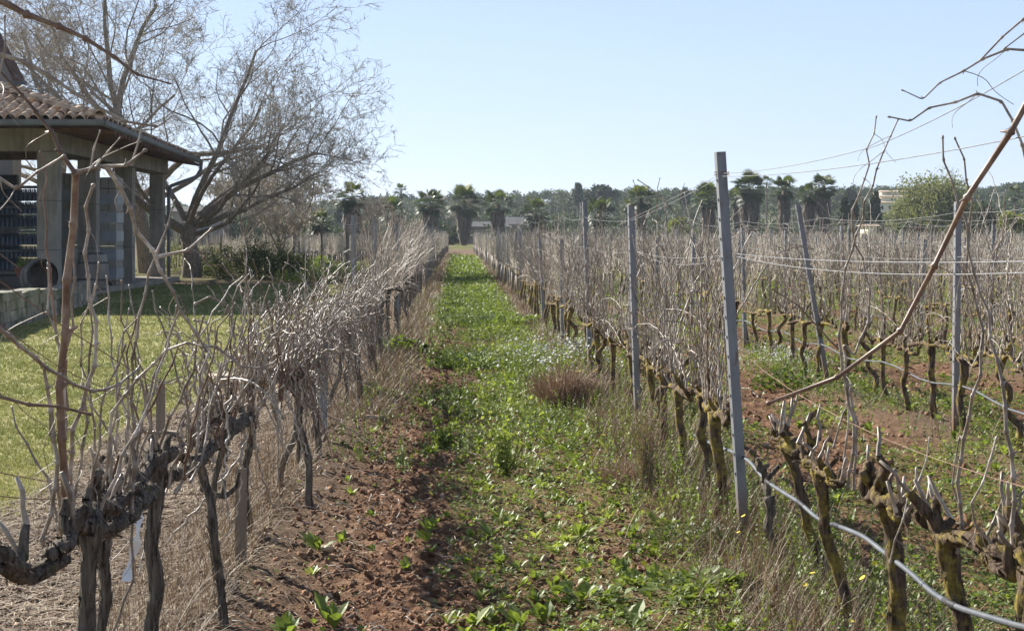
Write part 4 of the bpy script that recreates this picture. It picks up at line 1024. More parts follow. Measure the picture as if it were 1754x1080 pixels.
def garm(root, px_pts, d, r0, r1):
    d = np.full(len(px_pts), d) if np.isscalar(d) else np.interp(np.linspace(0, 1, len(px_pts)), np.linspace(0, 1, len(d)), d)
    q = resample(np.array([P(x, y, dd) for (x, y), dd in zip(px_pts, d)]), .016); CANE_N[0] += 1; mb = MB()
    gnarled(mb, q, np.linspace(r0, r1, len(q)), 18, .42, 900 + CANE_N[0], 1.2)
    rg = np.random.default_rng(CANE_N[0])
    for k in range(max(2, len(q) // 7)):
        a0 = q[rg.integers(0, len(q))]; e = rg.normal(0, .5, 3); e[2] = abs(e[2]) + .6; e /= np.linalg.norm(e); kp = resample(np.array([a0, a0 + e * rg.uniform(.03, .07)]), .016); gnarled(mb, kp, np.linspace(r0 * .7, r0 * .5, len(kp)), 12, .45, k)
    o = mb.build('arm', M['bark_grey']); o.data.transform(__import__('mathutils').Matrix.Translation(tuple(-np.array(root.location)))); o.parent = root; return o
GL = 'grapevines in the row left of the path'
# left row
A, _ = near_vine(-1.00, 4.45, .80, 0.032, (.08, 0), (.45, .40), False, 401, 'nearest grapevine of the left row, with a thick red brown cane rising from it')
A2, _ = near_vine(-1.035, 4.86, .78, 0.025, (.02, 0), (.1, .35), False, 402, 'second grapevine of the left row, straight thin trunk under a big knotted head')
B_, _ = near_vine(-1.03, 5.60, .78, 0.035, (.03, .0), (.40, .42), False, 403, 'third grapevine of the left row, thick flaking trunk', 3)
C_, _ = near_vine(-1.04, 6.60, .77, 0.024, (-.10, 0), (.30, .35), False, 404, 'fourth grapevine of the left row, slim trunk leaning to the left at the top', 3)
D_, _ = near_vine(-1.06, 7.25, .76, 0.022, (.02, 0), (.30, .45), False, 405, 'fifth grapevine of the left row, straight, just left of the cut post', 3)
E_, _ = near_vine(-1.08, 8.55, .78, 0.025, (.04, 0), (.45, .45), False, 406, 'sixth grapevine of the left row, just beyond the cut post', 4)
Z_, _ = near_vine(-1.06, 3.55, .80, 0.031, (.05, 0), (.40, .40), False, 407, 'grapevine at the left frame edge whose long canes cross the sky above the tiled roof')
# canes of the vine out at the left edge
traced(Z_, [(0, 0), (42, 22), (100, 46), (142, 62), (200, 103), (240, 129), (285, 141)], 3.3, .0095, .0018, 'cane_red')
traced(Z_, [(-60, 70), (0, 93), (13, 101), (70, 112), (105, 151), (160, 172), (182, 195), (225, 212), (268, 217)], 3.4, .0068, .003)
traced(Z_, [(-90, 700), (-60, 400), (-70, 250), (-20, 160), (3, 130), (8, 30)], [3.4, 3.3], .008, .002)
traced(Z_, [(-60, 270), (0, 302), (22, 322), (45, 318), (60, 301), (88, 283), (112, 268)], 3.7, .006, .003)
traced(Z_, [(-50, 650), (0, 680), (23, 692), (60, 694), (90, 696), (120, 700), (150, 710)], 3.7, .0062, .0035, 'cane_red')
garm(Z_, [(-60, 920), (0, 950), (24, 975), (44, 990), (75, 975), (110, 955)], [3.75, 4.2], .040, .024)
traced(Z_, [(-20, 535), (0, 565), (35, 592), (70, 625), (100, 645), (145, 670), (185, 667), (215, 650), (236, 632)], [3.6, 4.3], .0075, .0035)
# first
traced(A, [(128, 925), (121, 900), (118, 870), (110, 800), (104, 740), (103, 690), (109, 600), (111, 520), (119, 450), (123, 380), (127, 330), (128, 296)], [4.45, 4.3], .0155, .0115, 'cane_red', step=.13)
traced(A, [(128, 296), (118, 280), (100, 250), (82, 218), (62, 190), (45, 176), (25, 150), (0, 122), (-20, 100)], 4.3, .0085, .003, 'cane_red')
traced(A, [(128, 297), (140, 290), (152, 287), (184, 285), (208, 284), (226, 280), (240, 270), (250, 258)], 4.3, .0085, .004)
traced(A, [(184, 286), (200, 300), (211, 330), (224, 360), (236, 392), (255, 420), (270, 441), (280, 470), (302, 512), (315, 541), (345, 588), (352, 600)], [4.3, 4.5], .0085, .004)
traced(A, [(269, 440), (300, 438), (322, 428), (343, 418), (358, 400), (361, 392)], 4.4, .0068, .003)
traced(A, [(269, 431), (282, 405), (290, 385), (296, 360), (299, 345)], 4.4, .0045, .002)
traced(A, [(226, 280), (232, 262), (240, 240), (244, 222), (246, 205)], 4.3, .0045, .002)
traced(A, [(156, 286), (160, 262), (166, 245), (171, 226)], 4.3, .0042, .002)
traced(A, [(166, 283), (180, 268), (190, 255), (198, 240), (205, 237)], 4.3, .004, .0015)
traced(A, [(112, 935), (108, 918), (104, 890), (100, 820), (97, 760), (86, 716), (90, 680), (78, 636), (70, 620), (36, 590), (0, 566), (-30, 550)], [4.5, 4.3], .0095, .0045)
traced(A, [(84, 968), (76, 945), (74, 915), (93, 862), (100, 820), (98, 752), (92, 700)], 4.4, .0085, .005)
traced(A, [(122, 930), (121, 905), (121, 862), (118, 792), (123, 740), (146, 676), (157, 640), (167, 596), (162, 541), (151, 500), (145, 441), (148, 391), (147, 352), (151, 330), (158, 318)], [4.45, 4.35], .0092, .0048)
traced(A, [(116, 700), (112, 620), (96, 560), (92, 500), (84, 450), (80, 400), (76, 350), (78, 300), (70, 262)], 4.6, .006, .003, 'cane_red')
traced(A, [(105, 640), (124, 560), (127, 500), (131, 440), (126, 395)], 4.55, .0055, .003)
traced(A2, [(160, 880), (176, 830), (190, 780), (188, 745), (192, 712), (204, 690), (222, 664), (242, 644), (262, 622), (281, 604), (300, 590), (330, 586), (352, 594)], [4.86, 4.7], .0078, .004)
traced(A2, [(196, 860), (192, 840), (188, 790), (188, 750), (200, 690), (210, 640)], 4.8, .0075, .004)
traced(A2, [(226, 876), (228, 850), (227, 810), (226, 740), (224, 675), (228, 600), (240, 541), (243, 522), (252, 480), (262, 450), (268, 432)], [4.86, 4.8], .0082, .0035)
traced(A2, [(210, 850), (222, 790), (216, 720), (218, 660), (212, 610), (206, 580), (215, 560), (236, 545)], 4.9, .006, .003)
traced(A2, [(165, 880), (160, 838), (164, 778)], 4.86, .010, .009)
traced(B_, [(252, 856), (257, 835), (266, 800), (272, 770), (284, 720), (291, 716), (312, 672), (328, 645), (337, 600), (341, 555), (348, 543)], [5.6, 5.4], .0085, .004)
traced(B_, [(244, 862), (236, 850), (231, 830), (240, 742), (258, 668), (276, 610), (292, 575), (300, 540), (303, 525)], [5.6, 5.5], .0082, .0042)
traced(B_, [(328, 800), (322, 760), (325, 700), (312, 660), (300, 630), (295, 595), (282, 568), (270, 540), (262, 500)], [5.7, 5.6], .0065, .003)
traced(B_, [(300, 842), (312, 828), (325, 808), (342, 770), (338, 700), (345, 640), (360, 590), (350, 545), (333, 548)], [5.6, 5.8], .0075, .0035)
traced(B_, [(246, 858), (232, 880), (224, 920), (232, 965), (226, 1000), (205, 1050), (190, 1090)], 5.3, .0065, .005)
traced(C_, [(350, 820), (345, 780), (352, 740), (348, 690), (356, 640), (370, 590), (372, 560), (392, 540), (402, 520)], [6.6, 6.4], .0075, .003)
traced(C_, [(366, 790), (360, 740), (366, 690), (378, 640), (392, 590), (399, 540), (398, 500), (420, 480), (426, 470)], [6.6, 6.5], .0072, .003)
traced(C_, [(345, 590), (368, 592), (385, 605), (408, 622), (425, 630), (452, 628), (470, 620)], 6.4, .0085, .004)
traced(C_, [(335, 520), (352, 508), (378, 512), (395, 530), (400, 560), (395, 585), (385, 600)], 6.4, .0065, .003)
traced(D_, [(392, 760), (404, 710), (420, 650), (426, 600), (440, 560), (448, 530), (457, 505), (462, 490)], [7.25, 7.1], .0072, .003)
traced(D_, [(380, 770), (388, 720), (392, 660), (402, 600), (424, 560), (427, 535), (424, 500), (421, 462), (418, 430)], [7.25, 7.0], .0068, .003)
traced(D_, [(400, 700), (430, 690), (445, 640), (432, 600), (440, 572), (462, 560)], 7.2, .0058, .003)
garm(C_, [(345, 835), (362, 846), (385, 850), (398, 840), (406, 830)], 6.8, .022, .013)
garm(A, [(150, 905), (190, 905), (225, 880), (250, 850), (262, 838)], [4.6, 5.3], .030, .034)
garm(B_, [(262, 828), (300, 812), (330, 800), (360, 770), (400, 735), (430, 715)], [5.6, 7.2], .034, .026)
rg = np.random.default_rng(99)
for root, px0, px1, pyb, dd, nn_ in ((A, 95, 170, 900, 4.5, 5), (A2, 165, 235, 880, 4.9, 5), (B_, 235, 330, 830, 5.6, 8), (C_, 310, 390, 790, 6.6, 9), (D_, 370, 440, 760, 7.2, 9), (E_, 430, 500, 690, 8.5, 10)):
    for k in range(nn_):      # further canes of the same vines, rising from their arms
        x = rg.uniform(px0, px1); y = pyb + rg.uniform(-30, 10); pts = [(x, y)]; dx = rg.normal(0, .25); L_ = rg.uniform(120, 360) * 5.6 / dd
        for s_ in range(6): dx = dx * .6 + rg.normal(0, .22); x += dx * L_ / 6; y -= L_ / 6; pts.append((x, y))
        traced(root, pts, [dd, dd + rg.normal(0, .12)], rg.uniform(.0055, .0075), .0028, 'cane_red' if rg.random() < .25 else 'cane')
for root, nn_ in ((C_, 8), (D_, 16), (E_, 40)):
    for G in style_canes(rg, np.array([[rg.normal(0, .03), y, .78] for y in np.linspace(-.4, .4, 9)]), 'tangle', nn_):
        A__, B__ = knobby(G, cane_r(G, .0050, rg))
        for i in range(len(G)): MB().tubes(A__[i], B__[i], 7).build('cane', M['cane'], root)

# right row, near pruned vines with mossy trunks
GR = 'grapevines in the first row right of the path'
def nr(*a, **k): return near_vine(*a, **k, group=GR)[0]
R1 = nr(1.50, 4.28, .70, 0.038, (.02, .0), (.42, .30), True, 501, 'nearest grapevine of the first right row, cut off by the right frame edge', spurs=8)
R2 = nr(1.46, 4.9, .68, 0.037, (-.12, .1), (.55, .1), True, 502, 'second nearest grapevine of the first right row, heavy mossy arm leaning out to the left', spurs=6)
R3 = nr(1.44, 5.50, .70, 0.041, (-.07, 0), (.25, .22), True, 503, 'third nearest grapevine of the first right row, thick upright trunk with flaking bark', spurs=9)
R4 = nr(1.42, 6.45, .66, 0.030, (-.12, 0), (.35, .3), True, 504, 'fourth nearest grapevine of the first right row, slim leaning trunk with several thin upright canes', spurs=9)
R5 = nr(1.44, 7.2, .65, 0.030, (-.20, 0), (.30, .2), True, 505, 'fifth nearest grapevine of the first right row, strongly leaning with a knotted mossy head', spurs=9)
R6 = nr(1.47, 7.75, .33, 0.027, (-.02, 0), (0, 0), False, 506, 'low cut grapevine stump just right of the nearest grey post', spurs=0)
traced(R1, [(1800, 100), (1765, 155), (1736, 218), (1720, 250), (1690, 290), (1659, 322), (1650, 346), (1643, 375), (1636, 400), (1610, 441), (1573, 495), (1560, 518), (1550, 541), (1536, 570), (1505, 592), (1475, 611), (1427, 652), (1400, 666), (1370, 681), (1317, 690)], [4.2, 4.6], .0115, .006, 'cane_red', step=.19, zig=.003)
traced(R1, [(1800, 10), (1753, 34), (1746, 43), (1722, 56), (1709, 68), (1696, 79), (1688, 95), (1678, 103)], 4.3, .0042, .003)
traced(R1, [(1810, 95), (1754, 84), (1727, 84), (1693, 96), (1676, 108), (1654, 119), (1622, 133), (1593, 156), (1574, 170), (1558, 175), (1550, 169), (1544, 156)], 4.4, .0055, .0018)
traced(R1, [(1800, 40), (1754, 58), (1735, 70), (1722, 82)], 4.35, .003, .002)
traced(R1, [(1775, 330), (1762, 290), (1752, 267), (1748, 246), (1739, 219), (1734, 194), (1715, 178), (1712, 166), (1685, 159), (1657, 167), (1633, 176), (1602, 182), (1582, 191), (1562, 204), (1543, 215), (1525, 200)], 4.5, .0062, .0025)
traced(R1, [(1735, 940), (1735, 880), (1736, 820), (1724, 754), (1714, 684), (1716, 660), (1705, 621), (1696, 577), (1690, 520), (1680, 500), (1664, 460), (1658, 430), (1660, 411), (1647, 364), (1636, 341), (1623, 304), (1614, 272), (1612, 236)], [4.36, 4.5], .0085, .003)
traced(R1, [(1720, 960), (1700, 930), (1668, 900), (1664, 860), (1690, 800), (1704, 770), (1706, 750)], 4.5, .005, .003)
traced(R2, [(1655, 935), (1652, 910), (1644, 865), (1641, 802), (1651, 747), (1655, 715), (1668, 662), (1679, 630), (1682, 555), (1670, 504), (1659, 482), (1656, 440), (1658, 400), (1664, 356), (1657, 330), (1654, 314), (1655, 286), (1640, 262), (1634, 238)], [4.8, 4.7], .0080, .0028)
traced(R2, [(1640, 945), (1650, 890), (1634, 850), (1630, 800), (1640, 750)], 4.85, .0055, .003)
traced(R2, [(1680, 940), (1700, 915), (1702, 880), (1718, 850)], 4.8, .007, .005)
traced(R4, [(1452, 835), (1458, 790), (1466, 740), (1455, 684), (1447, 640), (1438, 589), (1442, 520), (1444, 480), (1456, 438), (1466, 411), (1473, 393), (1481, 369), (1482, 351), (1494, 322), (1505, 287), (1510, 264), (1525, 240), (1530, 220), (1538, 205)], [6.1, 5.9], .0085, .003)
traced(R4, [(1462, 838), (1466, 780), (1470, 730), (1462, 690), (1450, 640), (1447, 590), (1458, 612), (1484, 564), (1492, 520), (1490, 491), (1481, 447), (1464, 411), (1460, 386), (1462, 356), (1475, 322), (1484, 303), (1480, 292), (1489, 280), (1483, 263), (1494, 243), (1500, 215), (1503, 200)], [6.15, 6.0], .0075, .0028)
traced(R4, [(1448, 815), (1446, 760), (1454, 720), (1450, 680), (1446, 660)], 6.15, .006, .004)
traced(R4, [(1428, 765), (1436, 735), (1448, 705), (1450, 690)], 6.2, .006, .004)
traced(R3, [(1525, 960), (1540, 900), (1555, 850), (1580, 800), (1592, 770), (1590, 750)], 5.2, .004, .0025)
traced(R5, [(1440, 600), (1400, 560), (1375, 530), (1340, 505), (1322, 495)], 6.9, .0055, .003, 'cane_red')

# ---- prototypes for the repeats
mid = {}
for k in range(5):
    mid['up', k] = vine_proto(600 + k, 'upright', 17, 1, True, 2, h=.61, reach=1.1, rc=.0044)
    mid['ta', k] = vine_proto(610 + k, 'tangle', 56, 1, False, 2, rc=.0047)
for k in range(11):
    mid['u2', k] = vine_proto(1620 + k, 'upright', 16, 2, True, 1, h=.61, reach=1.1, rc=.0050)
    mid['l2', k] = vine_proto(1650 + k, 'upright', 22, 2, False, 1, h=.74, reach=1.12, rc=.0050)
    mid['u3', k] = vine_proto(1680 + k, 'upright', 15, 3, True, 0, h=.62, reach=1.1, rc=.0070)
    mid['l3', k] = vine_proto(1710 + k, 'upright', 17, 3, False, 0, reach=1.05, rc=.0070)
used = set()
def put(kind, k, x, y, label, group, s=1.0):
    src = mid[kind, k]
    if (kind, k) in used: o = copy_tree(src)
    else: o = src; used.add((kind, k))
    tag(o, label, 'grapevine', group); place(o, x, y, (0 if rng.random() < .5 else math.pi) + rng.normal(0, .12), s); return o
vines = []
def rk(): return int(rng.integers(0, 11))
for i in range(190):      # left row
    y = 9.35 + VSP * i
    if y > FIELD_END: break
    vines.append((y, -1, ROW_L, i))
for rix in range(22):
    X0 = ROW_R + SP * rix; y0 = 8.85 if rix == 0 else X0 / .352
    i0 = math.ceil((y0 - 8.85) / VSP)
    for i in range(i0, 220):
        y = 8.85 + VSP * i
        if y > FIELD_END: break
        vines.append((y, rix, X0, i))
for rix in range(5):      # vineyard left of the lawn, far
    X0 = ROW_L - SP * (rix + 1)
    for i in range(110):
        y = 72 + VSP * i
        if y > FIELD_END: break
        vines.append((y, -2 - rix, X0, i))
vines.sort(key=lambda v: v[0] + (14 if v[1] <= -2 else 0))
NIND = 287
far = []; ROWN = {-1: 'left row'}
for rix in range(22): ROWN[rix] = (ORD[rix] if rix < 20 else 'twenty first') + ' row right of the path'
first_in_row = {}
for q, (y, rix, X0, i) in enumerate(vines):
    x = X0 + rng.normal(0, .035); yy = y + rng.normal(0, .09); s = rng.uniform(.86, 1.10)
    if q >= NIND: far.append((x, yy, rix, s)); continue
    if rix == -1:
        grp = GL
        if i < 40: lab = 'bare grapevine of the left row, number %d beyond the cut grey post' % (i + 2)
        else: lab = 'small far grapevine of the left row, past its fortieth vine'; grp = 'far grapevines of the left row'
        if i < 12:
            lab = 'tangled pale drooping grapevine of the left row, %s beyond the cut grey post' % ORD[i + 1]
            o = put('ta', i % 5, x, yy, lab, GL, s)
        elif y < 18: put('ta', i % 5, x, yy, lab, grp, s * 1.1) if i % 3 == 0 else put('l2', rk(), x, yy, lab, grp, s)
        elif y < 46: put('l2', rk(), x, yy, lab, grp, s)
        else: put('l3', rk(), x, yy, lab, grp, s)
    elif rix <= -2:
        put('l3', rk(), x, yy, 'distant bare grapevine in the far rows left of the left row', 'distant grapevines beyond the lawn', s)
    else:
        f0 = first_in_row.setdefault(rix, i); n_ = i - f0
        grp = GR if rix == 0 else 'grapevines in the %s' % ROWN[rix]
        if n_ < 20:
            lab = ('bare upright grapevine in the first right row, %s beyond the nearest grey post' % ORD[n_]) if rix == 0 else ('bare grapevine in the %s, %s from the frame edge' % (ROWN[rix], ORD[n_]))
        else: lab = 'small far grapevine in the %s, beyond its twentieth vine' % ROWN[rix]; grp = 'far grapevines in the %s' % ROWN[rix]
        if y < 21: put('up', i % 5, x, yy, lab, grp, s)
        elif y < 40: put('u2', rk(), x, yy, lab, grp, s)
        else: put('u3', rk(), x, yy, lab, grp, s)
# the remaining hundreds, one mesh
fm = MB()
protos = []
for k in range(16):
    rg = np.random.default_rng(700 + k); mb = MB(); h = .62
    mb.tubes(np.array([(0, 0, -.05), (rg.normal(0, .03), rg.normal(0, .03), h * .5), (0, 0, h), ]), np.array([.05, .04, .05]), 4)
    mb.tubes(np.array([(0, -.4, h), (0, 0, h + .02), (0, .4, h)]), np.array([.03, .04, .03]), 4)
    n = 13; st = np.stack([rg.normal(0, .02, n), rg.uniform(-.4, .4, n), np.full(n, h)], 1); d = np.stack([rg.normal(0, .06, n), rg.normal(0, .3, n), np.ones(n)], 1)
    G = grow_canes(rg, st, d, rg.uniform(.4, 1.1, n), seg=.3, zig=.25, grav2=.02); mb.tubes(G, cane_r(G, .0095, rg), 3, a=1.0, caps=False)
    protos.append((np.concatenate(mb.v), np.concatenate(mb.q), np.concatenate(mb.t), np.concatenate(mb.a)))
fa = np.array([(x, y, s) for x, y, r_, s in far]); which = rng.integers(0, 16, len(fa))
for k in range(16):
    sel = fa[which == k]
    if not len(sel): continue
    V, Qd, Td, Ad = protos[k]; n = len(sel); zz = gheight(sel[:, 0], sel[:, 1])
    off = (np.arange(n) * len(V))[:, None, None]; c = np.where(rng.random(n) < .5, 1, -1)
    W = V[None] * sel[:, None, 2:3]; W[:, :, :2] *= c[:, None, None]; W = W + np.stack([sel[:, 0], sel[:, 1], zz], 1)[:, None, :]
    fm.add(W.reshape(-1, 3), (Qd[None] + off).reshape(-1, 4), (Td[None] + off).reshape(-1, 3), np.tile(Ad, n))
tag(fm.build('far_grapevines', M['far_vine']), 'mass of far bare grapevine rows behind the nearer rows', None, None, 'stuff')

# ------------------------------------------------------------------ posts
def post_mesh(h, w_=.050, dpt=.034, t=.0035):
    prof = [(-w_/2, 0), (w_/2, 0), (w_/2, dpt), (w_/2 - .012, dpt), (w_/2 - .012, dpt - t), (w_/2 - t, dpt - t), (w_/2 - t, t), (-w_/2 + t, t), (-w_/2 + t, dpt - t), (-w_/2 + .012, dpt - t), (-w_/2 + .012, dpt), (-w_/2, dpt)]
    mb = MB(); n = len(prof); V = [(x, y, z) for z in (-.3, h) for x, y in prof]
    mb.add(V, [(i, (i + 1) % n, n + (i + 1) % n, n + i) for i in range(n)] + [(n, n + 1, n + 6, n + 7)], None)
    # row of small hooks along the flanks
    for z in np.arange(.35, h - .05, .10):
        for sx in (-1, 1): mb.box(sx * (w_/2 + .0005) - .0 if sx > 0 else -w_/2 - .005, w_/2 + .005 if sx > 0 else -w_/2 - .0005, .012, .022, z, z + .014)
    return mb
pm = [post_mesh(h).build('trellis_post', M['post'], None, False) for h in (2.0, 1.83, 1.92, 1.75)]
pused = set()
def post(k, x, y, label, group, tiltx=0.0, tilty=0.0, rz=0.0, s=1.0, h=None):
    if k in pused: o = pm[k].copy(); COL.objects.link(o)
    else: o = pm[k]; pused.add(k)
    o.location = (x, y, gz(x, y)); o.rotation_euler = (tilty, tiltx, rz); o.scale = (s, s, 1); return tag(o, label, 'post', group)
def px_(x): return x
post(0, (1277 - HX) * 8.35 / F, 8.35, 'nearest tall grey steel post, leaning slightly left, wires tied round its top', 'grey steel trellis posts', tiltx=-.066, rz=R(12), s=1.0)
post(1, (1094 - HX) * 13.36 / F, 13.36, 'second grey steel post of the first right row', 'grey steel trellis posts', tiltx=-.034, rz=R(12))
post(2, (1012 - HX) * 18.1 / F, 18.1, 'third grey steel post of the first right row', 'grey steel trellis posts', tiltx=-.035, rz=R(12))
post(1, (1638 - HX) * 13.05 / F, 13.05, 'straight grey steel post in the second right row, the one nearest the right edge', 'grey steel trellis posts', tiltx=.012, rz=R(10)).scale[2] = 1.0
post(2, (1417 - HX) * 17.8 / F, 17.8, 'grey steel post tilted far to the left in the second right row', 'grey steel trellis posts', tiltx=-.175, rz=R(10))
cnt = 5
for rix in range(22):
    X0 = ROW_R + SP * rix; n_ = 0
    for k in range(31):
        y = POST0 + POSTD * k - (.25 if rix else 0)
        if y > FIELD_END + 2 or X0 > y * .352 + .3: continue
        n_ += 1
        if (rix == 0 and k < 3) or (rix == 1 and k < 3): continue
        if rix > 12 and y > 120: continue
        lab = ('grey steel post in the %s, %s from the near end' % (ROWN[rix], ORD[n_ - 1])) if (n_ <= 6 and y < 75) else 'small far grey post standing in the %s' % ROWN[rix]
        grp = 'grey steel trellis posts' if (n_ <= 6 and y < 75) else 'far grey posts in the %s' % ROWN[rix]
        post(int(rng.integers(0, 4)), X0 + rng.normal(0, .04), y + rng.normal(0, .1), lab, grp, rng.normal(0, .03), rng.normal(0, .015), R(rng.normal(8, 8))).scale[2] = .86; cnt += 1
for k, y in enumerate([12.35, 17.3, 20.4, 22.3] + [27.1 + POSTD * j for j in range(25)]):
    lab = ('grey steel post of the left row, %s beyond the cut one' % ORD[k]) if k < 10 else 'small far grey post standing in the left row'
    post([1, 2, 1, 2, 1][k] if k < 5 else int(rng.integers(0, 4)), ROW_L + rng.normal(0, .03) - (.04 if k == 1 else 0), y, lab, 'grey steel trellis posts' if k < 10 else 'far grey posts in the left row', rng.normal(0, .02), 0, R(-8)).scale[2] = [.42, .93, .95, .93, .95][k] if k < 5 else .95; cnt += 1
# cut short post
mb = post_mesh(.46); o = mb.build('trellis_post', M['wood'], None, False); o.location = (P(412, 900, 7.73)[0], 7.73, gz(-1.03, 7.73)); tag(o, 'short cut off grey post between the fifth and sixth vines of the left row', 'post', 'grey steel trellis posts')
# wooden fence posts past the lawn
for i, (px, top, d, rr, lab) in enumerate(((595, 368, 58, .075, 'tall dark wooden post just left of the left vine row'), (551, 386, 60, .045, 'thin tall post left of the dark wooden post'), (503, 408, 60, .05, 'wooden post behind the dark shrub at the lawn edge'),
        (512, 412, 61, .03, 'thin stake beside the wooden post at the shrub'), (378, 402, 66, .05, 'wooden post behind the grey green bush'), (712, 380, 52, .05, 'dark post standing in the left row far up the path'))):
    x = (px - HX) * d / F; h = EYE + (HY - top) * d / F
    o = MB().tubes(np.array([(0, 0, -.2), (.01, 0, h * .5), (.0, 0, h)]), np.array([rr, rr * .95, rr * .85]), 9).build('wooden_post', M['wood']); o.location = (x, d, 0); tag(o, lab, 'post', 'wooden posts beyond the lawn')
# ------------------------------------------------------------------ wires
def sag(a, b, n=9, s=.02):
    t = np.linspace(0, 1, n)[:, None]; p = np.array(a) * (1 - t) + np.array(b) * t; p[:, 2] -= (4 * s * t * (1 - t))[:, 0]; return p
def wire(name, pts, r, mat, label, cat='wire', group='trellis wires'):
    o = MB().tubes(np.array(pts), np.full(len(pts), r * .75), 5).build(name, M[mat]); return tag(o, label, cat, group)
def rowwire(X0, ylist, z, r, label, s=.03, mat='wire', jit=.012):
    pts = [];
    for a, b in zip(ylist[:-1], ylist[1:]):
        q = sag((X0 + rng.normal(0, jit), a, z + rng.normal(0, jit)), (X0, b, z), 9, s * (b - a) / 4.87); pts.append(q[:-1])
    pts.append(q[-1:]); return wire('trellis_wire', np.concatenate(pts), r, mat, label)
p1 = np.array([1.47 - .134 + .0, 8.32, 1.93]); p2 = P(1081, 378, 13.32); p3 = P(1001, 372, 18.07)
yl = [POST0 + POSTD * k for k in range(30)]
wire('trellis_wire', np.concatenate([sag(P(1830, 218, 3.9), P(1237, 302, 8.31), 14, .03)[:-1], sag(P(1237, 302, 8.31), p2, 10, .012)[:-1], sag(p2, p3, 9, .02)]), .0022, 'wire', 'top wire of the first right row, tied to the nearest post, lower strand')
wire('trellis_wire', np.concatenate([sag(P(1900, 30, 3.6), P(1500, 250, 5.9), 12, .02)[:-1], sag(P(1500, 250, 5.9), P(1238, 297, 8.31), 9, .02)[:-1], sag(P(1238, 297, 8.31), P(1060, 385, 13.3), 9, .0)]), .0020, 'wire', 'thin upper strand rising from the nearest post to the top right corner')
# tie round the post top
t = np.linspace(0, 4 * np.pi, 40); c = P(1237, 300, 8.335)
wire('wire_tie', np.stack([c[0] + .038 * np.cos(t), c[1] + .014 + .028 * np.sin(t), c[2] + .012 * np.sin(t * .5) + .0015 * t], 1), .0025, 'rust', 'twisted wire loop tied round the top of the nearest post', group=None)
for dz, lab in ((0, 'upper of the two middle wires of the first right row'), (-.035, 'lower of the two middle wires of the first right row')):
    wire('trellis_wire', np.concatenate([sag(P(1830, 446 + dz * -500, 3.95), P(1258, 434 - dz * 120, 8.33), 14, .02 - dz * .6)[:-1], sag(P(1258, 434 - dz * 120, 8.33), P(1090, 430, 13.33), 9, .04 - dz)[:-1], sag(P(1090, 430, 13.33), P(1006, 424, 18.07), 9, .03)]), .0024, 'wire', lab)
rowwire(ROW_R, [4.0, 8.35, 13.3, 18.1], 1.02, .0018, 'thin rusty wire slung above the heads of the first right row', .08, 'rust')
for z, nm in ((1.9, 'top'), (1.55, 'middle')):
    rowwire(ROW_R, yl[2:], z - .02, .0025, 'far stretch of the %s wire in the first right row' % nm, .04)
    rowwire(ROW_R + SP, [11.0] + [v - .3 for v in yl[1:]], z - .08, .0026, '%s wire of the second right row' % nm, .05)
    rowwire(ROW_R + 2 * SP, [18.0] + [v - .3 for v in yl[3:]], z - .05, .0028, '%s wire of the third right row' % nm, .05)
    rowwire(ROW_R + 3 * SP, [v - .3 for v in yl[4:]], z - .05, .003, '%s wire of the fourth right row' % nm, .05)
    rowwire(ROW_R + 4 * SP, [v - .3 for v in yl[6:]], z - .05, .0034, '%s wire of the fifth right row' % nm, .05)
    rowwire(ROW_L, [12.35, 17.3, 22.3] + [27.1 + POSTD * j for j in range(20)], z - .12, .0026, '%s wire of the left row' % nm, .05)
wire('loose_wire', sag(P(-20, 805, 4.2), P(450, 832, 7.8), 14, .05), .0020, 'rust', 'thin loose wire lying across the heads of the left row vines, the upper one', group='loose wires in the left row')
wire('loose_wire', sag(P(-20, 846, 4.1), P(200, 838, 5.0), 10, .02), .0020, 'rust', 'short loose wire below the upper one at the left frame edge', group='loose wires in the left row')
wire('loose_wire', np.array([P(-10, 474, 3.9), P(40, 510, 3.95), P(110, 560, 4.2), P(160, 592, 4.4), P(235, 640, 4.8), P(330, 690, 5.6)]), .0019, 'rust', 'loose dark wire crossing the lawn view from the left edge downwards', group='loose wires in the left row')
wire('loose_wire', np.array([P(-10, 548, 3.9), P(48, 592, 4.0), P(92, 622, 4.2), P(135, 646, 4.4), P(215, 680, 4.8), P(270, 700, 5.2)]), .0017, 'rust', 'second loose dark wire below the first one, crossing the lawn view', group='loose wires in the left row')
# irrigation hose of the right row
hp_ = [(1900, 1105, 3.7), (1740, 1070, 4.3), (1640, 1040, 4.75), (1600, 1018, 5.0), (1560, 980, 5.3), (1520, 950, 5.6), (1480, 918, 5.9), (1440, 902, 6.25), (1400, 888, 6.7), (1370, 860, 7.0), (1340, 842, 7.35), (1310, 822, 7.8), (1285, 790, 8.2), (1262, 776, 8.5), (1230, 765, 9.2), (1190, 745, 10.1)]
hpts = resample(np.array([P(*v) for v in hp_]), .06)
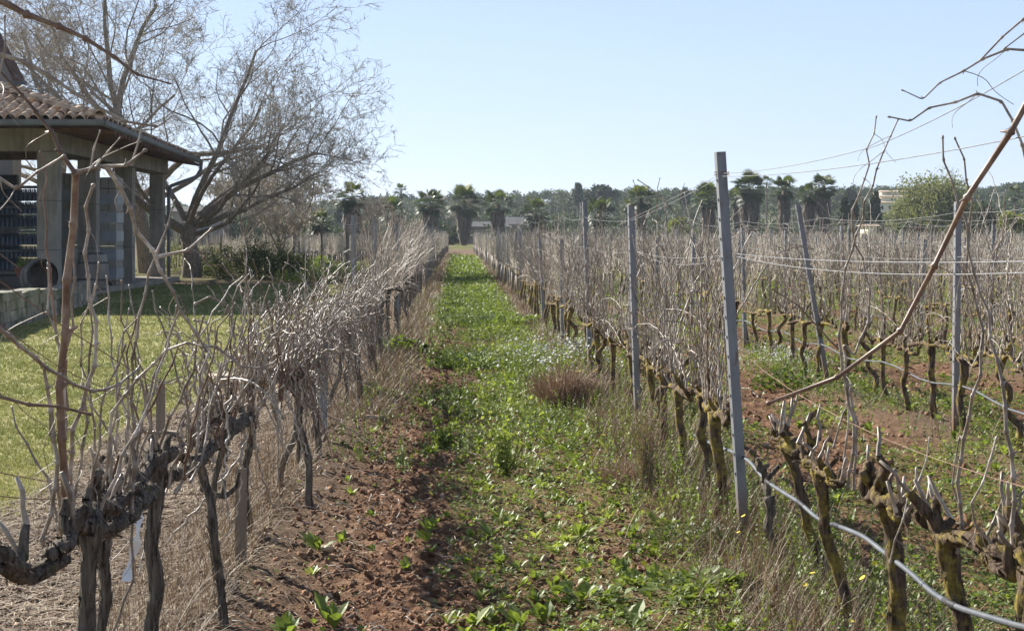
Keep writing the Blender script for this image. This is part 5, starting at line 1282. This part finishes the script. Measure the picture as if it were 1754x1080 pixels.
# smooth the course
for _ in range(3): hpts[1:-1] = (hpts[:-2] + 2 * hpts[1:-1] + hpts[2:]) / 4
hz = empty('irrigation_hose', (1.47, 6, .5), 'grey irrigation hose slung between the trunks of the first right row', 'hose')
def child(o, root):
    o.data.transform(__import__('mathutils').Matrix.Translation(tuple(-np.array(root.location)))); o.parent = root; return o
child(MB().tubes(hpts, np.full(len(hpts), .009), 10).build('pipe', M['hose']), hz)
for f in (.06, .17, .28, .40, .50, .62, .74):
    i = int(f * len(hpts)); child(MB().tubes(hpts[i:i + 3], np.full(3, .0105), 10).build('joint', M['hose_dark']), hz)
for rix, lab in ((1, 'second'),):
    X0 = ROW_R + SP * rix; y = np.arange(X0 / .35, 60, .4); o = MB().tubes(np.stack([X0 + .03 * np.sin(y), y, .42 + .03 * np.sin(y * 1.29 * 2)], 1), np.full(len(y), .008), 6).build('irrigation_hose', M['hose']); tag(o, 'thin grey irrigation hose hanging along the %s right row' % lab, 'hose')
hq = resample(np.array([P(290, 1110, 6.6), P(330, 1066, 7.0), (P(385, 1018, 7.3)), P(420, 1000, 7.5), P(440, 978, 7.8)]), .05)
o = MB().tubes(hq, np.full(len(hq), .013), 9).build('irrigation_hose', M['hose']); tag(o, 'grey hose end lying in the dry weeds at the foot of the left row', 'hose')
# stakes, board, plastic, in the dry strip by the lawn
def stake(px, top, base_d, w_, label, rest=False):
    x = (px - HX) * base_d / F; h = EYE + (HY - top) * base_d / F; r_ = empty('stake', (x, base_d, 0), label, 'stake', 'wooden stakes by the lawn')
    MB().box(-w_ / 2, w_ / 2, -.02, .02, -.1, h).build('shaft', M['wood'], r_, False)
    if rest: MB().box(-.12, .14, -.06, .06, .0, .035).build('foot_board', M['wood'], r_, False)
stake(277, 652, 13.4, .05, 'wooden stake with a foot board between the vines and the lawn', True)
stake(463, 566, 21.5, .075, 'wooden stake at the corner of the lawn, behind the tangled vines')
stake(270, 660, 13.2, .02, 'thin rusty stake beside the wooden stake with the foot board')
bq = P(380, 650, 18.6); o = MB().box(-.13, .13, -.1, .1, .0, .03).build('board', M['board'], None, False); o.location = (bq[0], 18.6, .02); o.rotation_euler = (.06, .03, .5); tag(o, 'pale flat board lying at the lawn edge behind the left row', 'board')
pl = MB(); n = 12; u = np.linspace(0, 1, n); c = np.stack([.02 * np.sin(u * 5), .012 * np.cos(u * 9), .12 - .26 * u], 1)
for i in range(n - 1):
    w1, w2 = .013 + .008 * math.sin(i * 1.3), .013 + .008 * math.sin((i + 1) * 1.3); a = c[i]; b = c[i + 1]
    pl.quad(a + [-w1, 0, 0], a + [w1, .01 * math.sin(i), 0], b + [w2, .01 * math.sin(i + 1), 0], b + [-w2, 0, 0])
o = pl.build('plastic_strip', M['plastic']); q = P(228, 925, 5.75); o.location = tuple(q); tag(o, 'torn white plastic strip caught between the second and third left row vines', 'plastic strip')
# ------------------------------------------------------------------ ground cover
rg = np.random.default_rng(12)
def logy(n, a, b, p=1.0): return a * np.exp(rg.uniform(0, 1, n) ** p * math.log(b / a))
def tilted(n, tmin, tmax): return rotz(rg.uniform(0, 2 * np.pi, n)) @ rotx(rg.uniform(tmin, tmax, n))
# lawn blades
n = 150000; Y = logy(n, 9.5, 54); X = -2.0 - rg.uniform(0, 1, n) * (Y * .30); 
lw = zones(X, Y)[0]; k = rg.random(n) < lw * (.55 + .45 * vnoise(X * 3, Y * 3, s=5)); X, Y = X[k], Y[k]; n = len(X)
bl = np.array([(-.5, 0, 0), (.5, 0, 0), (.1, .25, .9)]); m = MB(); sc3 = np.stack([.0045 * (1 + Y / 12), .02 * np.ones(n), .022 * (1 + Y / 40) * rg.uniform(.6, 1.3, n)], 1)
tt = np.clip(.35 + .5 * (fbm(X * .6, Y * .35, s=8) - .5) * 2.2 + rg.uniform(-.25, .35, n) - .25 * sst(Y, 24, 34), 0, 1)
for j in range(3):
    a = rg.uniform(0, 6.28, n); scatter(m, bl, None, [(0, 1, 2)], np.stack([X + rg.normal(0, .012, n), Y + rg.normal(0, .012, n), gheight(X, Y) - .002], 1), rotz(a) @ rotx(rg.uniform(-.2, .9, n)), sc3, tt)
tag(m.build('lawn_grass', M['lawn'], None, False), 'short yellow green lawn grass left of the vines', None, None, 'stuff')
# low weeds
leafV = np.array([(0, 0, 0), (.42, .45, .10), (0, 1, .02), (-.42, .45, .10), (0, .5, -.02)]); leafQ = [(0, 1, 2, 4), (0, 4, 2, 3)]
n = 330000; Y = logy(n, 6.3, 115, 1.1); X = rg.uniform(-1.1, 1, n) * 1.0; wide = rg.random(n) < .52
X = np.where(wide, ROW_R + (rg.uniform(0, 1, n)) * (Y * .36 - ROW_R), rg.uniform(-1.25, 1.5, n))
lw, gr, dr = zones(X, Y); k = (rg.random(n) < gr * 1.1 * (.25 + .95 * vnoise(X * 4, Y * 4, s=6)) + .02) & (X > -1.3) & (lw < .2) & (rg.random(n) < .48 + .52 * sst(Y, 8, 17)); X, Y, gr = X[k], Y[k], gr[k]; n = len(X)
size = .010 + .00105 * Y + .022 * rg.random(n) ** 4; hgt = gr * (fbm(X * 1.7, Y * 1.0, s=17) ** 2) * .22 * rg.random(n) * (1 + sst(Y, 14, 25) * .5)
m = MB(); scatter(m, leafV, leafQ, None, np.stack([X, Y, gheight(X, Y) + .004 + hgt], 1), tilted(n, -.2, .9), size * rg.uniform(.6, 1.4, n), np.clip(.30 + .55 * (fbm(X * 1.5, Y * .8, s=9) - .4) + rg.uniform(-.15, .45, n), 0, 1))
tag(m.build('low_weeds', M['leaf'], None, False), 'low green weeds covering the ground between the vine rows', None, None, 'stuff')
# rosettes of longer leaves in the near soil
longV = np.array([(0, 0, 0), (.16, .35, .12), (.19, .7, .17), (0, 1, .12), (-.19, .7, .17), (-.16, .35, .12), (0, .35, .08), (0, .7, .12)]); longQ = [(0, 1, 6, 6), (1, 2, 7, 6), (2, 3, 7, 7), (0, 6, 5, 5), (6, 7, 4, 5), (7, 3, 4, 4)]
lq = [(1, 2, 7, 6), (6, 7, 4, 5)]; lt = [(0, 1, 6), (2, 3, 7), (0, 6, 5), (7, 3, 4)]
def rosettes(mb, cx, cy, R0, nl, rg, rise=(.25, .9), tb=.5):
    N = len(cx); a = rg.uniform(0, 6.28, (N, nl)); px = np.repeat(cx, nl) + rg.normal(0, .006, N * nl); py = np.repeat(cy, nl) + rg.normal(0, .006, N * nl); s_ = np.repeat(R0, nl) * rg.uniform(.6, 1.15, N * nl)
    scatter(mb, longV, lq, lt, np.stack([px, py, gheight(px, py) + .005], 1), rotz(a.ravel()) @ rotx(rg.uniform(rise[0], rise[1], N * nl)), s_, np.clip(tb + np.repeat(rg.uniform(-.1, .3, N), nl) + rg.uniform(-.1, .2, N * nl), 0, 1))
m = MB(); n = 900; cy = logy(n, 6.4, 24); cx = rg.uniform(-.75, 1.35, n); keep = rg.random(n) < (.22 + .78 * (cx > .0 - (cy > 12) * .3)); cx, cy = cx[keep], cy[keep]
rosettes(m, cx, cy, rg.uniform(.03, .075, len(cx)) * (1 + .8 * (rg.random(len(cx)) < .15)), 9, rg)
n = 260; cy = logy(n, 9, 30); cx = rg.uniform(1.7, 9, n); k = cx < cy * .34; rosettes(m, cx[k], cy[k], rg.uniform(.05, .11, k.sum()), 9, rg)
tag(m.build('leaf_rosettes', M['leaf'], None, False), 'bright green leaf rosettes dotting the red soil', None, None, 'stuff')
# clods and stones
def ico():
    t = (1 + 5 ** .5) / 2; V = np.array([(-1,t,0),(1,t,0),(-1,-t,0),(1,-t,0),(0,-1,t),(0,1,t),(0,-1,-t),(0,1,-t),(t,0,-1),(t,0,1),(-t,0,-1),(-t,0,1)], float); V /= np.linalg.norm(V[0])
    T = [(0,11,5),(0,5,1),(0,1,7),(0,7,10),(0,10,11),(1,5,9),(5,11,4),(11,10,2),(10,7,6),(7,1,8),(3,9,4),(3,4,2),(3,2,6),(3,6,8),(3,8,9),(4,9,5),(2,4,11),(6,2,10),(8,6,7),(9,8,1)]
    V = list(V); T2 = []; cache = {}
    def mid_(a, b):
        k_ = (min(a, b), max(a, b))
        if k_ not in cache: v = (V[a] + V[b]) / 2; V.append(v / np.linalg.norm(v)); cache[k_] = len(V) - 1
        return cache[k_]
    for a, b, c in T: ab, bc, ca = mid_(a, b), mid_(b, c), mid_(c, a); T2 += [(a, ab, ca), (b, bc, ab), (c, ca, bc), (ab, bc, ca)]
    return np.array(V), np.array(T2)
IV, IT = ico()
def lumps(mb, n, ylo, yhi, xlo, xhi, smin, smax, pw, cond, seed, tint=0):
    rg2 = np.random.default_rng(seed); Y = ylo * np.exp(rg2.random(n) * math.log(yhi / ylo)); X = rg2.uniform(xlo, xhi, n); k = cond(X, Y, rg2) & (X < Y * .35) ; X, Y = X[k], Y[k]
    for j in range(6):
        s_ = slice(j, None, 6); v = IV * (1 + (vnoise(IV[:, 0] * 2.2 + j * 9, IV[:, 1] * 2.2, IV[:, 2] * 2.2, s=j) - .5)[:, None] * 1.1); v = v * np.array([1, .85, .65]); q = len(X[s_]); sz = smin + (smax - smin) * rg2.random(q) ** pw
        scatter(mb, v, None, IT, np.stack([X[s_], Y[s_], gheight(X[s_], Y[s_]) + sz * .15], 1), rand_rot(q, rg2), sz, tint)
def soilish(X, Y, r_):
    lw, gr, dr = zones(X, Y); return r_.random(len(X)) < (1 - gr * .85) * (1 - lw) * (1 - .75 * dr)
m = MB(); lumps(m, 42000, 6.2, 26, -1.3, 1.5, .002, .022, 5, soilish, 1); lumps(m, 14000, 9, 45, 1.6, 12, .006, .04, 4, soilish, 2)
tag(m.build('soil_clods', M['clod']), 'crumbly red soil clods on the worked ground', None, None, 'stuff')
m = MB(); lumps(m, 1200, 6.2, 24, -3, 5, .006, .024, 3, lambda X, Y, r_: (zones(X, Y)[0] < .3), 3); tag(m.build('pebbles', M['stone']), 'small tan pebbles scattered over the soil', None, None, 'stuff')
for i, (px, py, sx, lab) in enumerate(((640, 728, .10, 'flat pale stone at the foot of the left row'), (556, 958, .045, 'tan stone in the red soil, bottom left of the path'), (1190, 945, .07, 'tan earth lump by the big leafy weeds on the right of the path'), (1530, 690, .08, 'tan stone between the first and second right rows'))):
    d = EYE * F / (py - HY); v = IV * (1 + (vnoise(IV[:, 0] * 2 + i * 7, IV[:, 1] * 2, IV[:, 2] * 2) - .5)[:, None] * .7) * np.array([1, .6, .4]) * sx
    o = MB().add(v, None, IT).build('stone', M['stone']); o.location = ((px - HX) * d / F, d, gz((px - HX) * d / F, d) + .01); tag(o, lab, 'stone')
# dry grass: thin bent stems, upright and lying
def stems(mb, X, Y, h, wd, lean, rg, tint=None, seg=3, z0=0.0):
    n = len(X); a = rg.uniform(0, 6.28, n); b = np.array([(-1, 0, 0), (1, 0, 0), (.9, .12, .35), (-.9, .12, .35), (.6, .36, .7), (-.6, .36, .7), (0, .7, 1)], float)
    scatter(mb, b, [(0, 1, 2, 3), (3, 2, 4, 5)], [(5, 4, 6)], np.stack([X, Y, gheight(X, Y) - .01 + z0], 1), rotz(a) @ rotx(rg.uniform(lean[0], lean[1], n) * -1), np.stack([wd, h * .6, h], 1), rg.uniform(0, 1, n) if tint is None else tint)
m = MB()
n = 70000; Y = logy(n, 5.2, 40); X = rg.uniform(-2.9, -.98, n); k = (rg.random(n) < np.clip(1.15 - np.abs(X + 1.35) / 1.4, .12, 1)) & (zones(X, Y)[0] < .5); X, Y = X[k], Y[k]; n = len(X)
near_row = np.exp(-((X + 1.15) / .35) ** 2); stems(m, X, Y, (.04 + .30 * near_row * rg.random(n) ** 1.5) * rg.uniform(.5, 1.2, n), .0011 * (1 + Y / 14), (-.2, 1.3), rg)
n = 52000; Y = logy(n, 4.8, 90); X = ROW_R + rg.normal(0, .23, n) + SP * rg.integers(0, 9, n) * (rg.random(n) < .5); k = (X < Y * .36); X, Y = X[k], Y[k]; n = len(X); stems(m, X, Y, rg.uniform(.05, .34, n) * (1 - .35 * sst(Y, 8, 20)), .0011 * (1 + Y / 12), (-.1, 1.1), rg)
n = 2200; Y = logy(n, 5.5, 20); X = ROW_R + rg.normal(-.02, .2, n); stems(m, X, Y, rg.uniform(.14, .40, n) * np.where((X < 1.5) & (Y < 8.4), .5, 1), .0013 * (1 + Y / 12), (-.1, .5), rg)
n = 9000; Y = logy(n, 14, 120); X = ROW_L + .35 + rg.normal(0, .13, n); stems(m, X, Y, rg.uniform(.08, .32, n), .0012 * (1 + Y / 12), (-.1, .9), rg)
tag(m.build('dry_grass', M['dry'], None, False), 'pale dry grass stems along the feet of the vine rows', None, None, 'stuff')
m = MB(); n = 80000; Y = logy(n, 5.2, 26); X = np.where(rg.random(n) < .74, rg.uniform(-2.8, -1.0, n), rg.uniform(-.95, 2.4, n)); k = (rg.random(n) < np.where(X > -.97, .4, 1)) & (zones(X, Y)[0] < .5); X, Y = X[k], Y[k]; n = len(X)
stems(m, X, Y, rg.uniform(.03, .14, n), .0026 * (1 + Y / 20), (1.15, 1.60), rg, z0=.02); tag(m.build('straw_litter', M['dry'], None, False), 'straw and dead stalks lying on the soil', None, None, 'stuff')
# pruned canes lying about
m = MB(); n = 260; Y = logy(n, 6.3, 22); X = np.where(rg.random(n) < .6, rg.uniform(-1.0, .3, n), rg.uniform(.2, 2.6, n)); a = rg.uniform(0, 3.14, n)
G = grow_canes(rg, np.stack([X, Y, gheight(X, Y) + .02], 1), np.stack([np.cos(a), np.sin(a), np.zeros(n)], 1), rg.uniform(.06, .30, n), seg=.05, zig=.25, grav2=0); G[:, :, 2] = gheight(G[:, :, 0], G[:, :, 1]) + .006 + .01 * np.sin(np.linspace(0, 3.14, G.shape[1]))[None]
m.tubes(G, cane_r(G, .0034, rg), 5); tag(m.build('fallen_canes', M['cane']), 'short pruned canes lying on the red soil', None, None, 'stuff')
# leafy sprigs growing among the right row trunks
def sprig(seed, nl=16, spread=1.0):
    r_ = np.random.default_rng(seed); t = np.linspace(.08, 1, nl); V = []; Q_ = []; T_ = []
    mbs = MB(); c = lambda u: np.array([.10 * math.sin(u * 2 + seed), .10 * math.cos(u * 1.5 + seed) - .10, u])
    mbs.tubes(np.array([c(u) for u in (0, .35, .7, 1)]), np.array([.008, .007, .005, .002]), 3)
    scatter(mbs, leafV, leafQ, None, np.array([c(u) for u in t]), rotz(r_.uniform(0, 6.28, nl)) @ rotx(r_.uniform(.1, 1.0, nl)), (.13 * (1.25 - t) + .02) * spread)
    return np.concatenate(mbs.v), np.concatenate(mbs.q), np.concatenate(mbs.t)
SPR = [sprig(s_) for s_ in range(5)]
def sprigs(mb, X, Y, h, tint, lean=.3, wide=1.0):
    w_ = rg.integers(0, 5, len(X))
    for k_ in range(5):
        q = w_ == k_; n = q.sum()
        if n: V, Qd, Td = SPR[k_]; scatter(mb, V, Qd, Td, np.stack([X[q], Y[q], gheight(X[q], Y[q]) - .01], 1), rotz(rg.uniform(0, 6.28, n)) @ rotx(rg.normal(0, lean, n)), np.stack([h[q] * wide, h[q] * wide, h[q]], 1), tint[q] if np.ndim(tint) else tint)
m = MB(); n = 2900; Y = logy(n, 4.8, 30); X = ROW_R + rg.normal(.05, .26, n); h = rg.uniform(.08, .30, n) * (1 - .3 * sst(Y, 9, 20)) * np.where((X < 1.5) & (Y < 8.4), .5, 1); sprigs(m, X, Y, h, rg.uniform(.15, .85, n))
n = 3800; Y = logy(n, 9, 60); X = ROW_R + SP * rg.integers(1, 7, n) + rg.normal(0, .42, n); k = X < Y * .36; sprigs(m, X[k], Y[k], rg.uniform(.08, .26, k.sum()), rg.uniform(.1, .7, k.sum()))
n = 900; Y = logy(n, 11.5, 70); X = ROW_L + .30 + rg.normal(0, .16, n); sprigs(m, X, Y, rg.uniform(.05, .19, n), rg.uniform(.0, .6, n))
n = 3600; Y = logy(n, 11, 60, .8); X = rg.uniform(-.45, 1.0, n); k = fbm(X * 1.2, Y * .5, s=77) > .47; sprigs(m, X[k], Y[k], rg.uniform(.07, .22, k.sum()), rg.uniform(.25, .85, k.sum()), .3, 1.5)
n = 1600; Y = rg.uniform(54, 75, n); X = rg.uniform(-6.2, -2.2, n); sprigs(m, X, Y, rg.uniform(.15, .5, n), rg.uniform(.2, .85, n), .3, 1.4)
tag(m.build('tall_weeds', M['leaf'], None, False), 'leafy green weeds growing around the trunks of the right row', None, None, 'stuff')
# flowers
def discs(mb, X, Y, Z, r_, nrm=.5):
    n = len(X); a = np.arange(7) / 7 * 2 * np.pi; V = np.vstack([np.stack([np.cos(a), np.sin(a), np.full(7, .25)], 1), [[0, 0, 0]]]); T_ = [(i, (i + 1) % 7, 7) for i in range(7)]
    scatter(mb, V, None, T_, np.stack([X, Y, Z], 1), tilted(n, -.9, .9), r_)
m = MB(); n = 95; Y = logy(n, 5.0, 24); X = np.where(rg.random(n) < .6, ROW_R + rg.normal(.1, .3, n), rg.uniform(-.2, 7, n)); k = X < Y * .35; X, Y = X[k], Y[k]; n = len(X); discs(m, X, Y, gheight(X, Y) + rg.uniform(.10, .28, n), rg.uniform(.009, .014, n) * (1 + Y / 60))
tag(m.build('yellow_flowers', M['petal_yellow'], None, False), 'tiny yellow flowers among the weeds of the right row', None, None, 'stuff')
# single plants
def plant(name, px, py, label, cat, build):
    d = EYE * F / (py - HY); x = (px - HX) * d / F; root = empty(name, (x, d, 0), label, cat); build(root, x, d); return root
def leafy_weed(rad, n, hmax, size, tb, mat='leaf', nm='leaves'):
    def f(root, x, d):
        m = MB(); a = rg.uniform(0, 6.28, n); q = np.sqrt(rg.random(n)) * rad * (.7 + .5 * vnoise(np.cos(a) * 1.5 + x, np.sin(a) * 1.5 + d)); X = x + np.cos(a) * q * 1.3; Y = d + np.sin(a) * q
        z = gheight(X, Y) + hmax * rg.random(n) * (1 - (q / rad / 1.2) ** 2).clip(.1, 1)
        scatter(m, longV * np.array([1.9, 1, 1]), lq, lt, np.stack([X - x, Y - d, z], 1), rotz(a - np.pi / 2 + rg.normal(0, .8, n)) @ rotx(rg.uniform(-.1, .8, n)), size * rg.uniform(.5, 1.3, n), np.clip(tb + rg.uniform(-.2, .35, n), 0, 1))
        m.build(nm, M[mat], root, False)
    return f
plant('leafy_weed', 1200, 1035, 'large leafy green weed clump at the bottom right of the path', 'weed', leafy_weed(.20, 190, .10, .062, .45))
plant('leafy_weed', 1005, 1035, 'second leafy weed clump, left of the large one at the bottom of the path', 'weed', leafy_weed(.15, 110, .06, .060, .45))
plant('leafy_weed', 1160, 955, 'dark small leaved weed mound between the path and the nearest grey post', 'weed', leafy_weed(.22, 900, .15, .024, .05))
plant('leafy_weed', 1085, 1010, 'small pale green weed left of the dark mound', 'weed', leafy_weed(.07, 50, .05, .05, .5))
plant('leafy_weed', 690, 612, 'dark green weed clump at the foot of the tangled left row', 'weed', leafy_weed(.34, 500, .22, .07, .08))
plant('leafy_weed', 655, 690, 'dark weed clump hugging the left row, nearer than the other one', 'weed', leafy_weed(.18, 260, .12, .05, .05))
plant('leafy_weed', 1345, 668, 'dark green weed mound between the first and second right rows', 'weed', leafy_weed(.30, 520, .20, .055, .05))
plant('leafy_weed', 800, 630, 'low spreading green weed patch in the middle of the path', 'weed', leafy_weed(.42, 900, .16, .055, .35))
plant('leafy_weed', 860, 560, 'green weed patch farther up the path', 'weed', leafy_weed(.6, 900, .18, .07, .3))
def bushy(n, h, w_, leafn, mat_leaf, mat_stem, tint, leafs=.022):
    def f(root, x, d):
        g0 = gz(x, d); a = rg.uniform(0, 6.28, n); e = rg.uniform(.15, 1, n); dirs = np.stack([np.cos(a) * e * w_, np.sin(a) * e * w_, np.full(n, h)], 1)
        G = grow_canes(rg, np.tile([0, 0, g0], (n, 1)) + rg.normal(0, .015, (n, 3)) * [1, 1, 0], dirs, np.linalg.norm(dirs, axis=1) * rg.uniform(.6, 1.1, n), seg=.05, zig=.1, grav2=.02)
        m = MB().tubes(G, np.linspace(.0028, .001, G.shape[1])[None].repeat(n, 0), 4, a=.6); 
        m.build('stems', M[mat_stem], root)
        if leafn:
            i = rg.integers(0, n, leafn); j = rg.integers(1, G.shape[1], leafn); ml_ = MB(); scatter(ml_, leafV, leafQ, None, G[i, j] + rg.normal(0, .008, (leafn, 3)), rand_rot(leafn, rg), leafs * rg.uniform(.6, 1.4, leafn), np.clip(tint + rg.uniform(-.2, .4, leafn), 0, 1)); ml_.build('leaves', M[mat_leaf], root, False)
    return f
plant('weed_shrub', 862, 812, 'open green weed shrub with many thin stems in the middle of the path', 'weed shrub', bushy(55, .30, .75, 650, 'leaf', 'leaf', .8, .026))
plant('weed_shrub', 760, 770, 'low green weed shrub left of the open stemmed one', 'weed shrub', bushy(30, .14, .25, 420, 'leaf', 'leaf', .45, .032))
plant('feathery_weed', 1105, 860, 'tall grey green feathery weed beside the second post', 'weed', bushy(70, .62, .26, 1500, 'olive', 'drybush', .3, .014))
def dry_bush(root, x, d):
    n = 900; g0 = gz(x, d); a = rg.uniform(0, 6.28, n); el = np.arcsin(rg.uniform(.02, 1, n)); dirs = np.stack([np.cos(a) * np.cos(el) * 1.35, np.sin(a) * np.cos(el), np.sin(el) * .8], 1)
    G = grow_canes(rg, dirs * rg.uniform(0, .22, (n, 1)) + [0, 0, g0 + .01], dirs + rg.normal(0, .25, (n, 3)), rg.uniform(.08, .24, n), seg=.035, zig=.45, grav2=0); G[:, :, 2] = np.maximum(G[:, :, 2], g0)
    MB().tubes(G, np.linspace(.0022, .0012, G.shape[1])[None].repeat(n, 0), 3, a=rg.random(n)).build('twigs', M['drybush'], root)
plant('dry_bush', 968, 702, 'round dry brown bush of fine twigs on the right side of the path', 'bush', dry_bush).scale = (1.2, 1.2, 1.5)
plant('dry_bush', 1075, 838, 'low dry brown tangle at the foot of the right row before the second post', 'bush', dry_bush).scale = (.62, .62, .6)
def flowers(root, x, d):
    n = 170; X = x + rg.normal(0, .36, n); Y = d + rg.normal(0, .9, n); z = gheight(X, Y); h = rg.uniform(.18, .42, n); m = MB(); mbw = MB()
    sprigs(m, X, Y, h, .55, .15, .8); o = m.build('stems', M['leaf'], root, False); o.data.transform(__import__('mathutils').Matrix.Translation((-x, -d, 0)))
    k = 5; XX = np.repeat(X - x, k) + rg.normal(0, .022, n * k); YY = np.repeat(Y - d, k) + rg.normal(0, .02, n * k); ZZ = np.repeat(z + h, k) + rg.normal(0, .014, n * k); discs(mbw, XX, YY, ZZ, rg.uniform(.008, .014, n * k)); tag(mbw.build('flower_heads', M['petal_white'], root, False), kind='stuff')
plant('flower_patch', 955, 648, 'patch of small white flowers on the right side of the path before the third post', 'flowers', flowers)
plant('flower_patch', 1335, 640, 'faint patch of small white flowers in the second right row', 'flowers', flowers).scale = (.6, .6, .7)
# ------------------------------------------------------------------ haze
hm = bpy.data.materials.new('thin air haze'); hm.use_nodes = True; hn_ = hm.node_tree
for x in list(hn_.nodes):
    if x.type == 'BSDF_PRINCIPLED': hn_.nodes.remove(x)
pv = hn_.nodes.new("ShaderNodeVolumePrincipled"); pv.inputs['Color'].default_value = (.75, .86, 1, 1); pv.inputs['Density'].default_value = .00017; pv.inputs['Anisotropy'].default_value = .3
hn_.links.new(pv.outputs[0], hn_.nodes["Material Output"].inputs['Volume'])
tag(MB().box(-3600, 3600, -70, 6100, -25, 60).build('haze', hm, None, False), 'thin pale haze over the far hills', None, None, 'stuff')

for key, o in mid.items():        # kinds the random draw never used
    if key not in used:
        for c in list(o.children): bpy.data.objects.remove(c)
        bpy.data.objects.remove(o)
